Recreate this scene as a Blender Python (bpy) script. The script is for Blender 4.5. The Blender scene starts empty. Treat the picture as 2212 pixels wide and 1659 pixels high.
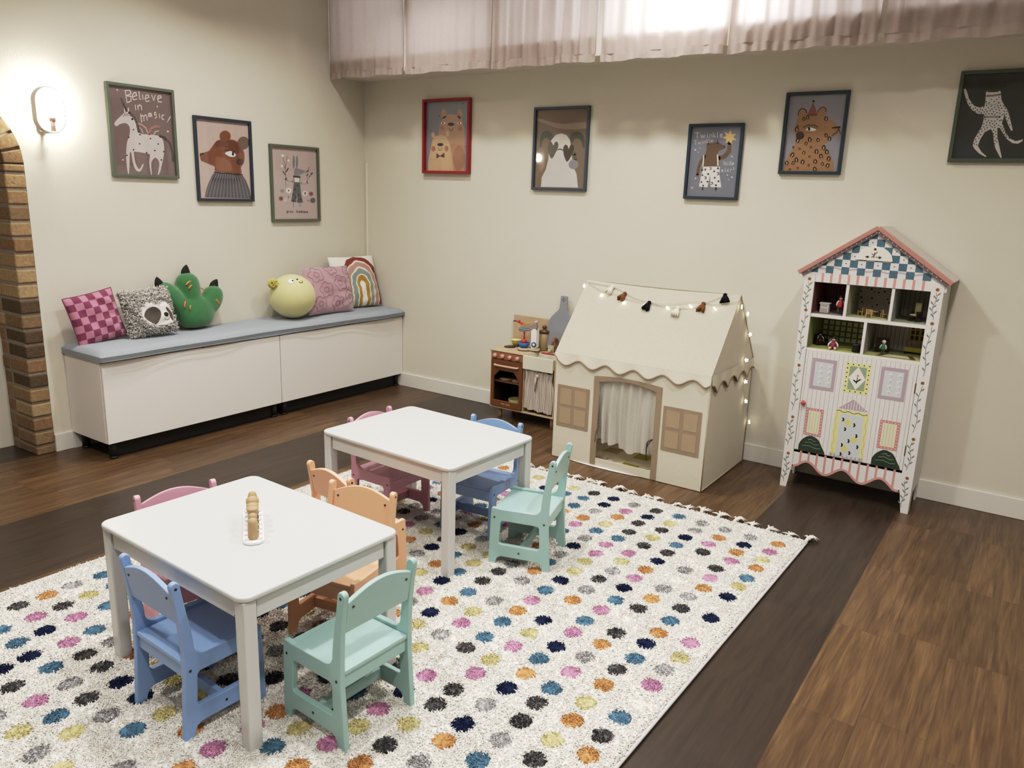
import bpy, bmesh, math, random
import numpy as np
from mathutils import Matrix, Vector
random.seed(7); rng = np.random.default_rng(7)
PI = math.pi
scene = bpy.context.scene
COL = scene.collection

# ------------------------------------------------------------------ materials
def lin(h):
    h = h.lstrip('#'); out = []
    for i in (0, 2, 4):
        v = int(h[i:i+2], 16)/255
        out.append(v/12.92 if v <= .04045 else ((v+.055)/1.055)**2.4)
    y = .3*out[0]+.6*out[1]+.1*out[2]
    return (*[c*.85+y*.15 for c in out], 1)
_M = {}
def mat(h, rough=.55, spec=.4, noise=0, nscale=40, bump=0, bscale=200, metal=0, sheen=0, emit=0, alpha=1):
    key = (h, rough, spec, noise, nscale, bump, bscale, metal, sheen, emit, alpha)
    if key in _M: return _M[key]
    m = bpy.data.materials.new('paint_' + h.strip('#')); m.use_nodes = True
    nt = m.node_tree; b = nt.nodes['Principled BSDF']
    b.inputs['Base Color'].default_value = lin(h)
    b.inputs['Roughness'].default_value = rough
    b.inputs['Specular IOR Level'].default_value = spec
    b.inputs['Metallic'].default_value = metal
    if sheen: b.inputs['Sheen Weight'].default_value = sheen
    if emit:
        b.inputs['Emission Color'].default_value = lin(h); b.inputs['Emission Strength'].default_value = emit
    if alpha < 1: b.inputs['Alpha'].default_value = alpha
    if noise or bump:
        tc = nt.nodes.new('ShaderNodeTexCoord')
    if noise:
        n = nt.nodes.new('ShaderNodeTexNoise'); n.inputs['Scale'].default_value = nscale; n.inputs['Detail'].default_value = 4
        nt.links.new(tc.outputs['Object'], n.inputs['Vector'])
        mx = nt.nodes.new('ShaderNodeMix'); mx.data_type = 'RGBA'
        c = lin(h); mx.inputs[6].default_value = (*[v*(1-noise) for v in c[:3]], 1)
        mx.inputs[7].default_value = (*[min(1, v*(1+noise)) for v in c[:3]], 1)
        nt.links.new(n.outputs['Fac'], mx.inputs[0]); nt.links.new(mx.outputs[2], b.inputs['Base Color'])
    if bump:
        n2 = nt.nodes.new('ShaderNodeTexNoise'); n2.inputs['Scale'].default_value = bscale; n2.inputs['Detail'].default_value = 3
        nt.links.new(tc.outputs['Object'], n2.inputs['Vector'])
        bp = nt.nodes.new('ShaderNodeBump'); bp.inputs['Strength'].default_value = bump; bp.inputs['Distance'].default_value = .004
        nt.links.new(n2.outputs['Fac'], bp.inputs['Height']); nt.links.new(bp.outputs['Normal'], b.inputs['Normal'])
    _M[key] = m; return m

def glass_mat():
    if 'glass' in _M: return _M['glass']
    m = bpy.data.materials.new('picture_glass'); m.use_nodes = True; nt = m.node_tree; nt.nodes.clear()
    o = nt.nodes.new('ShaderNodeOutputMaterial'); mx = nt.nodes.new('ShaderNodeMixShader')
    t = nt.nodes.new('ShaderNodeBsdfTransparent'); g = nt.nodes.new('ShaderNodeBsdfGlossy'); f = nt.nodes.new('ShaderNodeLayerWeight'); f.inputs['Blend'].default_value = .5
    p = nt.nodes.new('ShaderNodeMath'); p.operation = 'POWER'; p.inputs[1].default_value = 4
    q = nt.nodes.new('ShaderNodeMath'); q.operation = 'MULTIPLY_ADD'; q.inputs[1].default_value = .6; q.inputs[2].default_value = .035
    g.inputs['Roughness'].default_value = .03
    nt.links.new(f.outputs['Facing'], p.inputs[0]); nt.links.new(p.outputs[0], q.inputs[0]); nt.links.new(q.outputs[0], mx.inputs[0]); nt.links.new(t.outputs[0], mx.inputs[1]); nt.links.new(g.outputs[0], mx.inputs[2])
    nt.links.new(mx.outputs[0], o.inputs[0]); _M['glass'] = m; return m

def cloth_mat(h, trans=.45, alpha=0, name='sheer_cloth'):
    m = bpy.data.materials.new(name); m.use_nodes = True; nt = m.node_tree; nt.nodes.clear()
    o = nt.nodes.new('ShaderNodeOutputMaterial'); mx = nt.nodes.new('ShaderNodeMixShader')
    d = nt.nodes.new('ShaderNodeBsdfDiffuse'); t = nt.nodes.new('ShaderNodeBsdfTranslucent')
    tc = nt.nodes.new('ShaderNodeTexCoord'); n = nt.nodes.new('ShaderNodeTexNoise'); n.inputs['Scale'].default_value = 60
    mp = nt.nodes.new('ShaderNodeMapping'); mp.inputs['Scale'].default_value = (1, 1, 6)
    nt.links.new(tc.outputs['Object'], mp.inputs[0]); nt.links.new(mp.outputs[0], n.inputs['Vector'])
    cm = nt.nodes.new('ShaderNodeMix'); cm.data_type = 'RGBA'; c = lin(h)
    cm.inputs[6].default_value = (*[v*.9 for v in c[:3]], 1); cm.inputs[7].default_value = (*[min(1, v*1.1) for v in c[:3]], 1)
    nt.links.new(n.outputs['Fac'], cm.inputs[0])
    nt.links.new(cm.outputs[2], d.inputs['Color']); nt.links.new(cm.outputs[2], t.inputs['Color'])
    mx.inputs[0].default_value = trans
    nt.links.new(d.outputs[0], mx.inputs[1]); nt.links.new(t.outputs[0], mx.inputs[2]); last = mx
    if alpha:
        tr = nt.nodes.new('ShaderNodeBsdfTransparent'); m2 = nt.nodes.new('ShaderNodeMixShader'); m2.inputs[0].default_value = alpha
        nt.links.new(mx.outputs[0], m2.inputs[1]); nt.links.new(tr.outputs[0], m2.inputs[2]); last = m2
    nt.links.new(last.outputs[0], o.inputs[0]); return m

def attr_mat(name, rough=.9, sheen=.2):
    m = bpy.data.materials.new(name); m.use_nodes = True; nt = m.node_tree; b = nt.nodes['Principled BSDF']
    a = nt.nodes.new('ShaderNodeAttribute'); a.attribute_name = 'Col'
    nt.links.new(a.outputs['Color'], b.inputs['Base Color'])
    b.inputs['Roughness'].default_value = rough; b.inputs['Specular IOR Level'].default_value = .1
    return m

# ------------------------------------------------------------------ mesh builder
def seg(p, q, n): return [tuple(p[i]+(q[i]-p[i])*k/n for i in range(len(p))) for k in range(n)]
def arc(cx, cy, r, a0, a1, n=8, ry=None):
    ry = r if ry is None else ry
    return [(cx+r*math.cos(a0+(a1-a0)*k/n), cy+ry*math.sin(a0+(a1-a0)*k/n)) for k in range(n+1)]
def rrect(x0, y0, x1, y1, r, n=5):
    r = min(r, (x1-x0)/2-1e-5, (y1-y0)/2-1e-5)
    return (arc(x1-r, y1-r, r, 0, PI/2, n)+arc(x0+r, y1-r, r, PI/2, PI, n)+arc(x0+r, y0+r, r, PI, 1.5*PI, n)+arc(x1-r, y0+r, r, 1.5*PI, 2*PI, n))
def circ(cx, cy, r, n=20, ry=None): return arc(cx, cy, r, 0, 2*PI*(n-1)/n, n-1, ry)
def catmull(pts, sub=4, closed=False):
    out = []; n = len(pts)
    for i in range(n if closed else n-1):
        g = (lambda k: pts[k % n]) if closed else (lambda k: pts[max(0, min(n-1, k))])
        p0, p1, p2, p3 = [np.array(g(i+k), float) for k in (-1, 0, 1, 2)]
        for s in range(sub):
            t = s/sub
            out.append(tuple(.5*((2*p1)+(-p0+p2)*t+(2*p0-5*p1+4*p2-p3)*t*t+(-p0+3*p1-3*p2+p3)*t**3)))
    if not closed: out.append(tuple(pts[-1]))
    return out
XZ = Matrix(((1, 0, 0, 0), (0, 0, -1, 0), (0, 1, 0, 0), (0, 0, 0, 1)))     # 2D (x,y)->(x,0,z), extrusion toward -y
YZ = Matrix(((0, 0, 1, 0), (1, 0, 0, 0), (0, 1, 0, 0), (0, 0, 0, 1)))      # 2D (x,y)->(0,y,z), extrusion toward +x
I4 = Matrix.Identity(4)
def T(x, y, z): return Matrix.Translation((x, y, z))
def Rz(a): return Matrix.Rotation(a, 4, 'Z')
def Rx(a): return Matrix.Rotation(a, 4, 'X')
def Ry(a): return Matrix.Rotation(a, 4, 'Y')

class MB:
    def __init__(s): s.v = []; s.f = []; s.m = []; s.sm = []
    def raw(s, v, f, mi=0, M=None, smooth=False):
        b = len(s.v)
        s.v += [tuple(M @ Vector(p)) for p in v] if M is not None else [tuple(p) for p in v]
        for q in f: s.f.append(tuple(b+i for i in q)); s.m.append(mi); s.sm.append(smooth)
        return s
    def mesh(s, me, mi=0, M=None, smooth=False):
        return s.raw([v.co for v in me.vertices], [tuple(p.vertices) for p in me.polygons], mi, M, smooth)
    def box(s, x0, x1, y0, y1, z0, z1, mi=0, M=None, bev=0):
        if bev:
            return s.solid([rrect(x0, y0, x1, y1, bev*1.01, 2)], z1-z0, bev, mi, (M or I4) @ T(0, 0, (z0+z1)/2))
        v = [(x, y, z) for x in (x0, x1) for y in (y0, y1) for z in (z0, z1)]
        return s.raw(v, [(0, 1, 3, 2), (4, 6, 7, 5), (0, 4, 5, 1), (2, 3, 7, 6), (0, 2, 6, 4), (1, 5, 7, 3)], mi, M)
    def solid(s, polys, thick, bev=0, mi=0, M=None, res=1):
        """filled outline(s) with holes, extruded symmetrically in z, rounded edges"""
        cu = bpy.data.curves.new('tmp', 'CURVE'); cu.dimensions = '2D'; cu.fill_mode = 'BOTH'
        for p in polys:
            sp = cu.splines.new('POLY'); sp.points.add(len(p)-1); sp.use_cyclic_u = True
            for k, q in enumerate(p): sp.points[k].co = (q[0], q[1], 0, 1)
        cu.extrude = max(thick/2-bev, 1e-5); cu.bevel_depth = bev; cu.bevel_resolution = res; cu.offset = -bev
        o = bpy.data.objects.new('tmp', cu); me = bpy.data.meshes.new_from_object(o)
        s.mesh(me, mi, M); bpy.data.objects.remove(o); bpy.data.curves.remove(cu); bpy.data.meshes.remove(me); return s
    def face(s, pts, mi=0, M=None):
        return s.raw(pts, [tuple(range(len(pts)))], mi, M)
    def lathe(s, prof, n=20, mi=0, M=None, smooth=True, cap=True):
        v = []; f = []
        for r, z in prof:
            for k in range(n): v.append((r*math.cos(2*PI*k/n), r*math.sin(2*PI*k/n), z))
        for i in range(len(prof)-1):
            for k in range(n):
                f.append((i*n+k, i*n+(k+1) % n, (i+1)*n+(k+1) % n, (i+1)*n+k))
        if cap:
            f.append(tuple(range(n-1, -1, -1))); f.append(tuple((len(prof)-1)*n+k for k in range(n)))
        return s.raw(v, f, mi, M, smooth)
    def cyl(s, r, z0, z1, n=20, mi=0, M=None, bev=0, r2=None):
        r2 = r if r2 is None else r2
        p = [(r, z0), (r2, z1)] if not bev else [(r-bev, z0), (r, z0+bev), (r2, z1-bev), (r2-bev, z1)]
        return s.lathe(p, n, mi, M, smooth=True)
    def ball(s, rx, ry, rz, n=16, m=10, mi=0, M=None):
        pr = [(max(1e-4, math.sin(PI*k/m)), -math.cos(PI*k/m)) for k in range(m+1)]
        MM = (M or I4) @ Matrix.Diagonal((rx, ry, rz, 1)); return s.lathe(pr, n, mi, MM)
    def tube(s, path, r, n=8, mi=0, M=None, closed=False, taper=None):
        P = [Vector(p) for p in path]; N = len(P); v = []; f = []; ref = None
        for i in range(N):
            if closed: t = P[(i+1) % N]-P[(i-1) % N]
            else: t = P[min(i+1, N-1)]-P[max(i-1, 0)]
            t = t.normalized() if t.length > 1e-9 else Vector((0, 0, 1))
            if ref is None: ref = Vector((0, 0, 1)) if abs(t.z) < .9 else Vector((1, 0, 0))
            a = (ref-t*ref.dot(t)).normalized(); b = t.cross(a); ref = a
            rr = r if taper is None else r*taper[i]
            for k in range(n): v.append(P[i]+(a*math.cos(2*PI*k/n)+b*math.sin(2*PI*k/n))*rr)
        for i in range(N if closed else N-1):
            j = (i+1) % N
            for k in range(n): f.append((i*n+k, i*n+(k+1) % n, j*n+(k+1) % n, j*n+k))
        if not closed: f.append(tuple(range(n-1, -1, -1))); f.append(tuple((N-1)*n+k for k in range(n)))
        return s.raw(v, f, mi, M, True)
    def sheet(s, fn, nu, nv, mi=0, smooth=True, M=None):
        v = [fn(i/nu, j/nv) for i in range(nu+1) for j in range(nv+1)]
        f = [(i*(nv+1)+j, (i+1)*(nv+1)+j, (i+1)*(nv+1)+j+1, i*(nv+1)+j+1) for i in range(nu) for j in range(nv)]
        if callable(mi):
            b = len(s.v); s.raw(v, f, 0, M, smooth); k = len(s.m)-len(f)
            for i in range(nu):
                for j in range(nv): s.m[k+i*nv+j] = mi((i+.5)/nu, (j+.5)/nv)
            return s
        return s.raw(v, f, mi, M, smooth)
    def stroke(s, pts, w, mi=0, M=None, z=0):
        """flat brush stroke in the xy plane"""
        P = [Vector((p[0], p[1])) for p in pts]
        P = [p for i, p in enumerate(P) if i == 0 or (p-P[i-1]).length > 1e-6]
        if len(P) < 2: return s
        L = []; R = []
        for i in range(len(P)):
            a = (P[i]-P[i-1]).normalized() if i else None; b = (P[i+1]-P[i]).normalized() if i < len(P)-1 else None
            t = (a+b) if a is not None and b is not None else (a if b is None else b)
            if t.length < .3: t = b
            t.normalize(); n = Vector((-t.y, t.x)); k = w/2
            if a is not None and b is not None: k = min(w, k/max(.4, abs(n.dot(Vector((-a.y, a.x))))))
            L.append((*(P[i]+n*k), z)); R.append((*(P[i]-n*k), z))
        n = len(P)
        s.raw(L+R, [(i, n+i, n+i+1, i+1) for i in range(n-1)], mi, M)
        for e in (P[0], P[-1]): s.raw([(e.x+w/2*math.cos(k*PI/3), e.y+w/2*math.sin(k*PI/3), z) for k in range(6)], [tuple(range(6))], mi, M)
        return s
    def build(s, name, mats, parent=None, loc=None, rot=None, bevel=0, autosm=True):
        me = bpy.data.meshes.new(name); me.from_pydata([tuple(p) for p in s.v], [], s.f)
        ms = mats if isinstance(mats, (list, tuple)) else [mats]
        for m in ms: me.materials.append(m)
        if len(ms) > 1: me.polygons.foreach_set('material_index', s.m)
        me.polygons.foreach_set('use_smooth', s.sm); me.update()
        o = bpy.data.objects.new(name, me); COL.objects.link(o)
        if parent: o.parent = parent
        if loc: o.location = loc
        if rot: o.rotation_euler = rot
        if bevel:
            b = o.modifiers.new('soft_edges', 'BEVEL'); b.width = bevel; b.segments = 2; b.limit_method = 'ANGLE'; b.angle_limit = .7
        return o

def thing(name, label, cat, loc=(0, 0, 0), rz=0, group=None, rot=None):
    o = bpy.data.objects.new(name, None); COL.objects.link(o); o.empty_display_size = .05
    o.location = loc; o.rotation_euler = rot or (0, 0, rz); tag(o, label, cat, group); return o
def tag(o, label, cat, group=None):
    o['label'] = label; o['category'] = cat
    if group: o['group'] = group
    return o
def struct(o): o['kind'] = 'structure'; return o
def dup(root, loc, rz, label=None):
    r = root.copy(); COL.objects.link(r); r.location = loc; r.rotation_euler = (0, 0, rz)
    if label: r['label'] = label
    for ch in list(root.children):
        c = ch.copy(); COL.objects.link(c); c.parent = r
        for g in list(ch.children):
            d = g.copy(); COL.objects.link(d); d.parent = c
    return r

# ------------------------------------------------------------------ camera
cam = bpy.data.cameras.new('camera'); cam.sensor_fit = 'HORIZONTAL'; cam.sensor_width = 36; cam.lens = 1685.2/2212*36; cam.clip_start = .05
co = bpy.data.objects.new('camera', cam); COL.objects.link(co)
yaw, pit, rol = [math.radians(a) for a in (-34.193, 13.703, 1.922)]
cy, sy, cp, sp_ = math.cos(yaw), math.sin(yaw), math.cos(pit), math.sin(pit)
fw = Vector((sy*cp, cy*cp, -sp_)); rt = Vector((cy, -sy, 0)); up = rt.cross(fw)
r2 = rt*math.cos(rol)+up*math.sin(rol); u2 = up*math.cos(rol)-rt*math.sin(rol)
co.matrix_world = Matrix(((r2.x, u2.x, -fw.x, 4.54717), (r2.y, u2.y, -fw.y, -4.54802), (r2.z, u2.z, -fw.z, 1.52647), (0, 0, 0, 1)))
scene.camera = co

# ------------------------------------------------------------------ the room
def wall_mat(h):
    m = mat(h, .7, .25, noise=.02, nscale=3, bump=.08, bscale=90); return m
WALL = wall_mat('d5cfbf'); TRIM = mat('dedad2', .4, .4)
RX, RY, RZ = 6.6, -6.8, 3.0
def floor_mat():
    m = bpy.data.materials.new('plank_floor'); m.use_nodes = True; nt = m.node_tree; b = nt.nodes['Principled BSDF']; N = nt.nodes.new; L = nt.links.new
    def math_(op, a, bb=None):
        n = N('ShaderNodeMath'); n.operation = op
        for k, v in enumerate((a, bb)):
            if v is None: continue
            if isinstance(v, (int, float)): n.inputs[k].default_value = v
            else: L(v, n.inputs[k])
        return n.outputs[0]
    g = N('ShaderNodeNewGeometry'); s = N('ShaderNodeSeparateXYZ'); L(g.outputs['Position'], s.inputs[0]); X, Y = s.outputs[0], s.outputs[1]
    def between(a, c): return math_('MULTIPLY', math_('GREATER_THAN', X, a), math_('LESS_THAN', X, c))
    dark = math_('MAXIMUM', math_('MAXIMUM', between(.84, 1.452), between(3.54, 4.09)), math_('LESS_THAN', X, -.012))
    cx = N('ShaderNodeCombineXYZ'); L(math_('ADD', Y, 10.59), cx.inputs[0]); L(math_('ADD', X, 9.07), cx.inputs[1])
    def brick(w, h, off):
        k = N('ShaderNodeTexBrick'); L(cx.outputs[0], k.inputs['Vector']); k.inputs['Scale'].default_value = 1
        k.inputs['Brick Width'].default_value = w; k.inputs['Row Height'].default_value = h; k.inputs['Mortar Size'].default_value = .0011
        k.inputs['Mortar Smooth'].default_value = .3; k.offset = off; k.offset_frequency = 2; k.squash = 1
        k.inputs['Color1'].default_value = (0, 0, 0, 1); k.inputs['Color2'].default_value = (1, 1, 1, 1); k.inputs['Mortar'].default_value = (.5, .5, .5, 1); return k
    bk = brick(.6, .188, .11); bd = brick(1.2, .28, .4)
    # grain, shifted plank by plank
    sc = N('ShaderNodeCombineXYZ'); L(math_('ADD', math_('MULTIPLY', X, 30), math_('MULTIPLY', bk.outputs['Color'], 37)), sc.inputs[0])
    L(math_('ADD', math_('MULTIPLY', Y, 1.9), math_('MULTIPLY', bk.outputs['Color'], 11)), sc.inputs[1])
    n1 = N('ShaderNodeTexNoise'); n1.inputs['Scale'].default_value = 1; n1.inputs['Detail'].default_value = 7; n1.inputs['Roughness'].default_value = .62; n1.inputs['Distortion'].default_value = .8; L(sc.outputs[0], n1.inputs['Vector'])
    fine = N('ShaderNodeCombineXYZ'); L(math_('MULTIPLY', X, 150), fine.inputs[0]); L(math_('MULTIPLY', Y, 7), fine.inputs[1])
    n2 = N('ShaderNodeTexNoise'); n2.inputs['Scale'].default_value = 1; n2.inputs['Detail'].default_value = 3; L(fine.outputs[0], n2.inputs['Vector'])
    v = math_('ADD', math_('MULTIPLY', n1.outputs['Fac'], .68), math_('MULTIPLY', n2.outputs['Fac'], .32))
    r = N('ShaderNodeValToRGB'); L(v, r.inputs[0]); e = r.color_ramp.elements
    e[0].position = .30; e[0].color = lin('3a2716'); e[1].position = .72; e[1].color = lin('755634')
    k = e.new(.42); k.color = lin('4c351f'); k = e.new(.52); k.color = lin('5a4126'); k = e.new(.6); k.color = lin('664b2c')
    hue = N('ShaderNodeHueSaturation'); L(r.outputs[0], hue.inputs['Color']); L(math_('ADD', .72, math_('MULTIPLY', bk.outputs['Color'], .36)), hue.inputs['Value'])
    r3 = N('ShaderNodeValToRGB'); L(v, r3.inputs[0]); e = r3.color_ramp.elements
    e[0].position = .3; e[0].color = lin('231a13'); e[1].position = .7; e[1].color = lin('3c2e23')
    hd = N('ShaderNodeHueSaturation'); L(r3.outputs[0], hd.inputs['Color']); L(math_('ADD', .9, math_('MULTIPLY', bd.outputs['Color'], .25)), hd.inputs['Value'])
    mx = N('ShaderNodeMix'); mx.data_type = 'RGBA'; L(dark, mx.inputs[0]); L(hue.outputs[0], mx.inputs[6]); L(hd.outputs[0], mx.inputs[7])
    fac = N('ShaderNodeMix'); L(dark, fac.inputs[0]); L(bk.outputs['Fac'], fac.inputs[2]); L(bd.outputs['Fac'], fac.inputs[3])
    m2 = N('ShaderNodeMix'); m2.data_type = 'RGBA'; L(math_('MULTIPLY', fac.outputs[0], .45), m2.inputs[0]); L(mx.outputs[2], m2.inputs[6]); m2.inputs[7].default_value = lin('2a1c12')
    L(m2.outputs[2], b.inputs['Base Color']); b.inputs['Roughness'].default_value = .36; b.inputs['Specular IOR Level'].default_value = .4
    bp = N('ShaderNodeBump'); bp.inputs['Strength'].default_value = .12; bp.inputs['Distance'].default_value = .003; L(v, bp.inputs['Height']); L(bp.outputs[0], b.inputs['Normal'])
    return m
struct(MB().face([(-.32, RY, 0), (RX, RY, 0), (RX, 0, 0), (-.32, 0, 0)]).build('floor', floor_mat()))
struct(MB().face([(-.32, RY, RZ), (-.32, 0, RZ), (RX, 0, RZ), (RX, RY, RZ)]).build('ceiling', mat('e9e6df', .8)))
struct(MB().face([(0, 0, 0), (RX, 0, 0), (RX, 0, RZ), (0, 0, RZ)]).build('wall_back', WALL))
struct(MB().face([(RX, 0, 0), (RX, RY, 0), (RX, RY, RZ), (RX, 0, RZ)]).build('wall_right', WALL))
struct(MB().face([(RX, RY, 0), (0, RY, 0), (0, RY, RZ), (RX, RY, RZ)]).build('wall_front', WALL))
AC, AZ, RO, RI = -2.86, 1.59, .36, .26       # brick arch centre, spring height, outer and inner radius
prof = [(RY, 0), (AC-RO, 0)] + [(y, z) for y, z in arc(AC, AZ, RO, PI, 0, 24)] + [(AC+RO, 0), (0, 0), (0, RZ), (RY, RZ)]
struct(MB().solid([prof], .012, 0, 0, T(-.006, 0, 0) @ YZ).build('wall_left', WALL))
struct(MB().face([(-.29, AC+.4, 0), (-.29, AC+.4, 2.1), (-.29, AC-.4, 2.1), (-.29, AC-.4, 0)]).build('wall_niche', WALL))
struct(MB().box(0, .014, AC+RO, -2.4, 0, .104, bev=.003).box(0, .014, -2.4, 0, 0, .104).build('baseboard_left', TRIM))
struct(MB().box(0, RX, -.014, 0, 0, .106, bev=.003).build('baseboard_back', TRIM))
struct(MB().box(.012, .030, -.006, 0, .64, 1.72, bev=.002).build('trim_1', mat('e6e0cf', .5)))   # slim corner bead

# brick lining of the arch: courses up the jambs, radial bricks round the head
def bricks():
    cols = ['8c7250', '9a7f58', '82684a', 'a38a62', '8a6a48', '927650', '9c8560', '5c4a36', '7a6245']
    ms = [mat(c, .9, .15, noise=.35, nscale=55, bump=.9, bscale=60) for c in cols]+[mat('8d8172', .95, .1, noise=.2, nscale=60, bump=.6, bscale=120)]
    b = MB(); MO = len(cols); rb = random.Random(4)
    for sgn in (1, -1):
        yo, yi = AC+sgn*RO, AC+sgn*RI
        b.box(-.285, -.004, *sorted((yo, yi+sgn*.004)), 0, AZ, MO)
        z = -.03; k = 0
        while z < AZ-.02:
            z0, z1 = max(0, z+.008), min(z+.075, AZ)
            cut = -.2+rb.uniform(-.012, .012) if k % 2 else -.215+rb.uniform(-.01, .01)
            for x0, x1 in ((cut+.006, .004+rb.uniform(-.002, .004)), (-.285, cut-.006)):
                j = rb.uniform(-.004, .004)
                b.solid([rrect(x0, min(yo-sgn*.0, yi-sgn*j), x1, max(yo-sgn*.0, yi-sgn*j), .008, 2)], z1-z0, .006, rb.randrange(len(cols)), T(0, 0, (z0+z1)/2))
            z += .083; k += 1
    n = 13
    b.solid([arc(AC, AZ, RO-.002, 0, PI, 24)+arc(AC, AZ, RI+.008, PI, 0, 24)], .27, 0, MO, T(-.146, 0, 0) @ YZ)
    for k in range(n):
        a = (k+.5)*PI/n; w = RO*PI/n/2-.007; wi = RI*PI/n/2-.006
        for x0, x1 in ((-.2, .004), (-.285, -.21)):
            M = T((x0+x1)/2, AC, AZ) @ YZ @ Rz(a)
            b.solid([[(RI+rb.uniform(-.004, .004), -wi), (RO, -w), (RO, w), (RI, wi)]], x1-x0, .006, rb.randrange(len(cols)), M)
    o = b.build('trim_2', ms); return struct(o)
bricks()

# bulkhead over the back wall and the high window behind the curtains
bk = MB().box(0, RX, -.32, -.0, 2.315, 2.345)
bk.box(0, RX, -.32, -.30, 2.345, 2.42).box(0, RX, -.32, -.30, 2.9, 3.0)
for x in [0, .73, 1.455, 2.22, 2.97, 3.715, 4.46, 5.2, 5.94, RX-.02]: bk.box(max(0, x-.03), min(RX, x+.03), -.318, -.30, 2.42, 2.9)
struct(bk.build('trim_3', mat('d9d3c6', .6)))
wn = MB().box(0, RX, -.012, -.004, 2.35, 2.98).build('window_1', mat('dfe6ec', .3)); struct(wn)
pl = MB()
# ------------------------------------------------------------------ curtains
CURT = cloth_mat('c9b8b2', .42, name='blush_curtain')
XG = [0.004, .722, 1.452, 2.212, 2.962, 3.712, 4.46]
clabels = ['blush pink curtain panel hanging furthest left, beside the left wall corner',
 'blush pink curtain panel above the red framed bears picture, second from the left wall',
 'blush pink curtain panel above the panda picture, with deep folds and dark creases',
 'blush pink curtain panel with the brightest white glow shining through it',
 'blush pink curtain panel above the leopard picture, just right of the white glow',
 'blush pink curtain panel furthest right, above the white cat picture']
rc = random.Random(12)
for i in range(6):
    x0, x1 = XG[i]+(.012 if i else 0), XG[i+1]-.012
    zb = 2.292-.0055*i
    nf = [5, 5, 6, 5, 6, 5][i]; amp = [.005, .006, .013, .009, .012, .013][i]; ph = [rc.uniform(0, 6.28) for _ in range(4)]
    def fn(u, v, hem=0):
        x = x0+(x1-x0)*u; d = amp*math.sin(u*nf*2*PI+ph[0]+.5*math.sin(v*2+ph[1]))+amp*.5*math.sin(u*nf*4.3*PI+ph[2])
        if hem: d += .003*math.sin(u*90+ph[3])+.006*math.sin(u*17)
        z = zb+.004*math.sin(u*14+ph[1])
        if hem: return (x, -.349+d*.8, z+v*.045)
        return (x, -.345+d*(.5+.5*(1-v)), z+.043+v*(2.93-zb-.043))
    t = thing('window_curtain', clabels[i], 'curtain', group='blush curtain panels over the high window')
    MB().sheet(lambda u, v: fn(u, v), 90, 14).build('drape', CURT, t)
    MB().sheet(lambda u, v: fn(u, v, 1), 120, 4).build('hem', CURT, t)
tag(MB().tube([(0, -.345, 2.925), (RX, -.345, 2.925)], .009).build('curtain_rod', mat('d8d4cc', .4)), 'slim white rod carrying the blush curtain panels', 'curtain rod')
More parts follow.
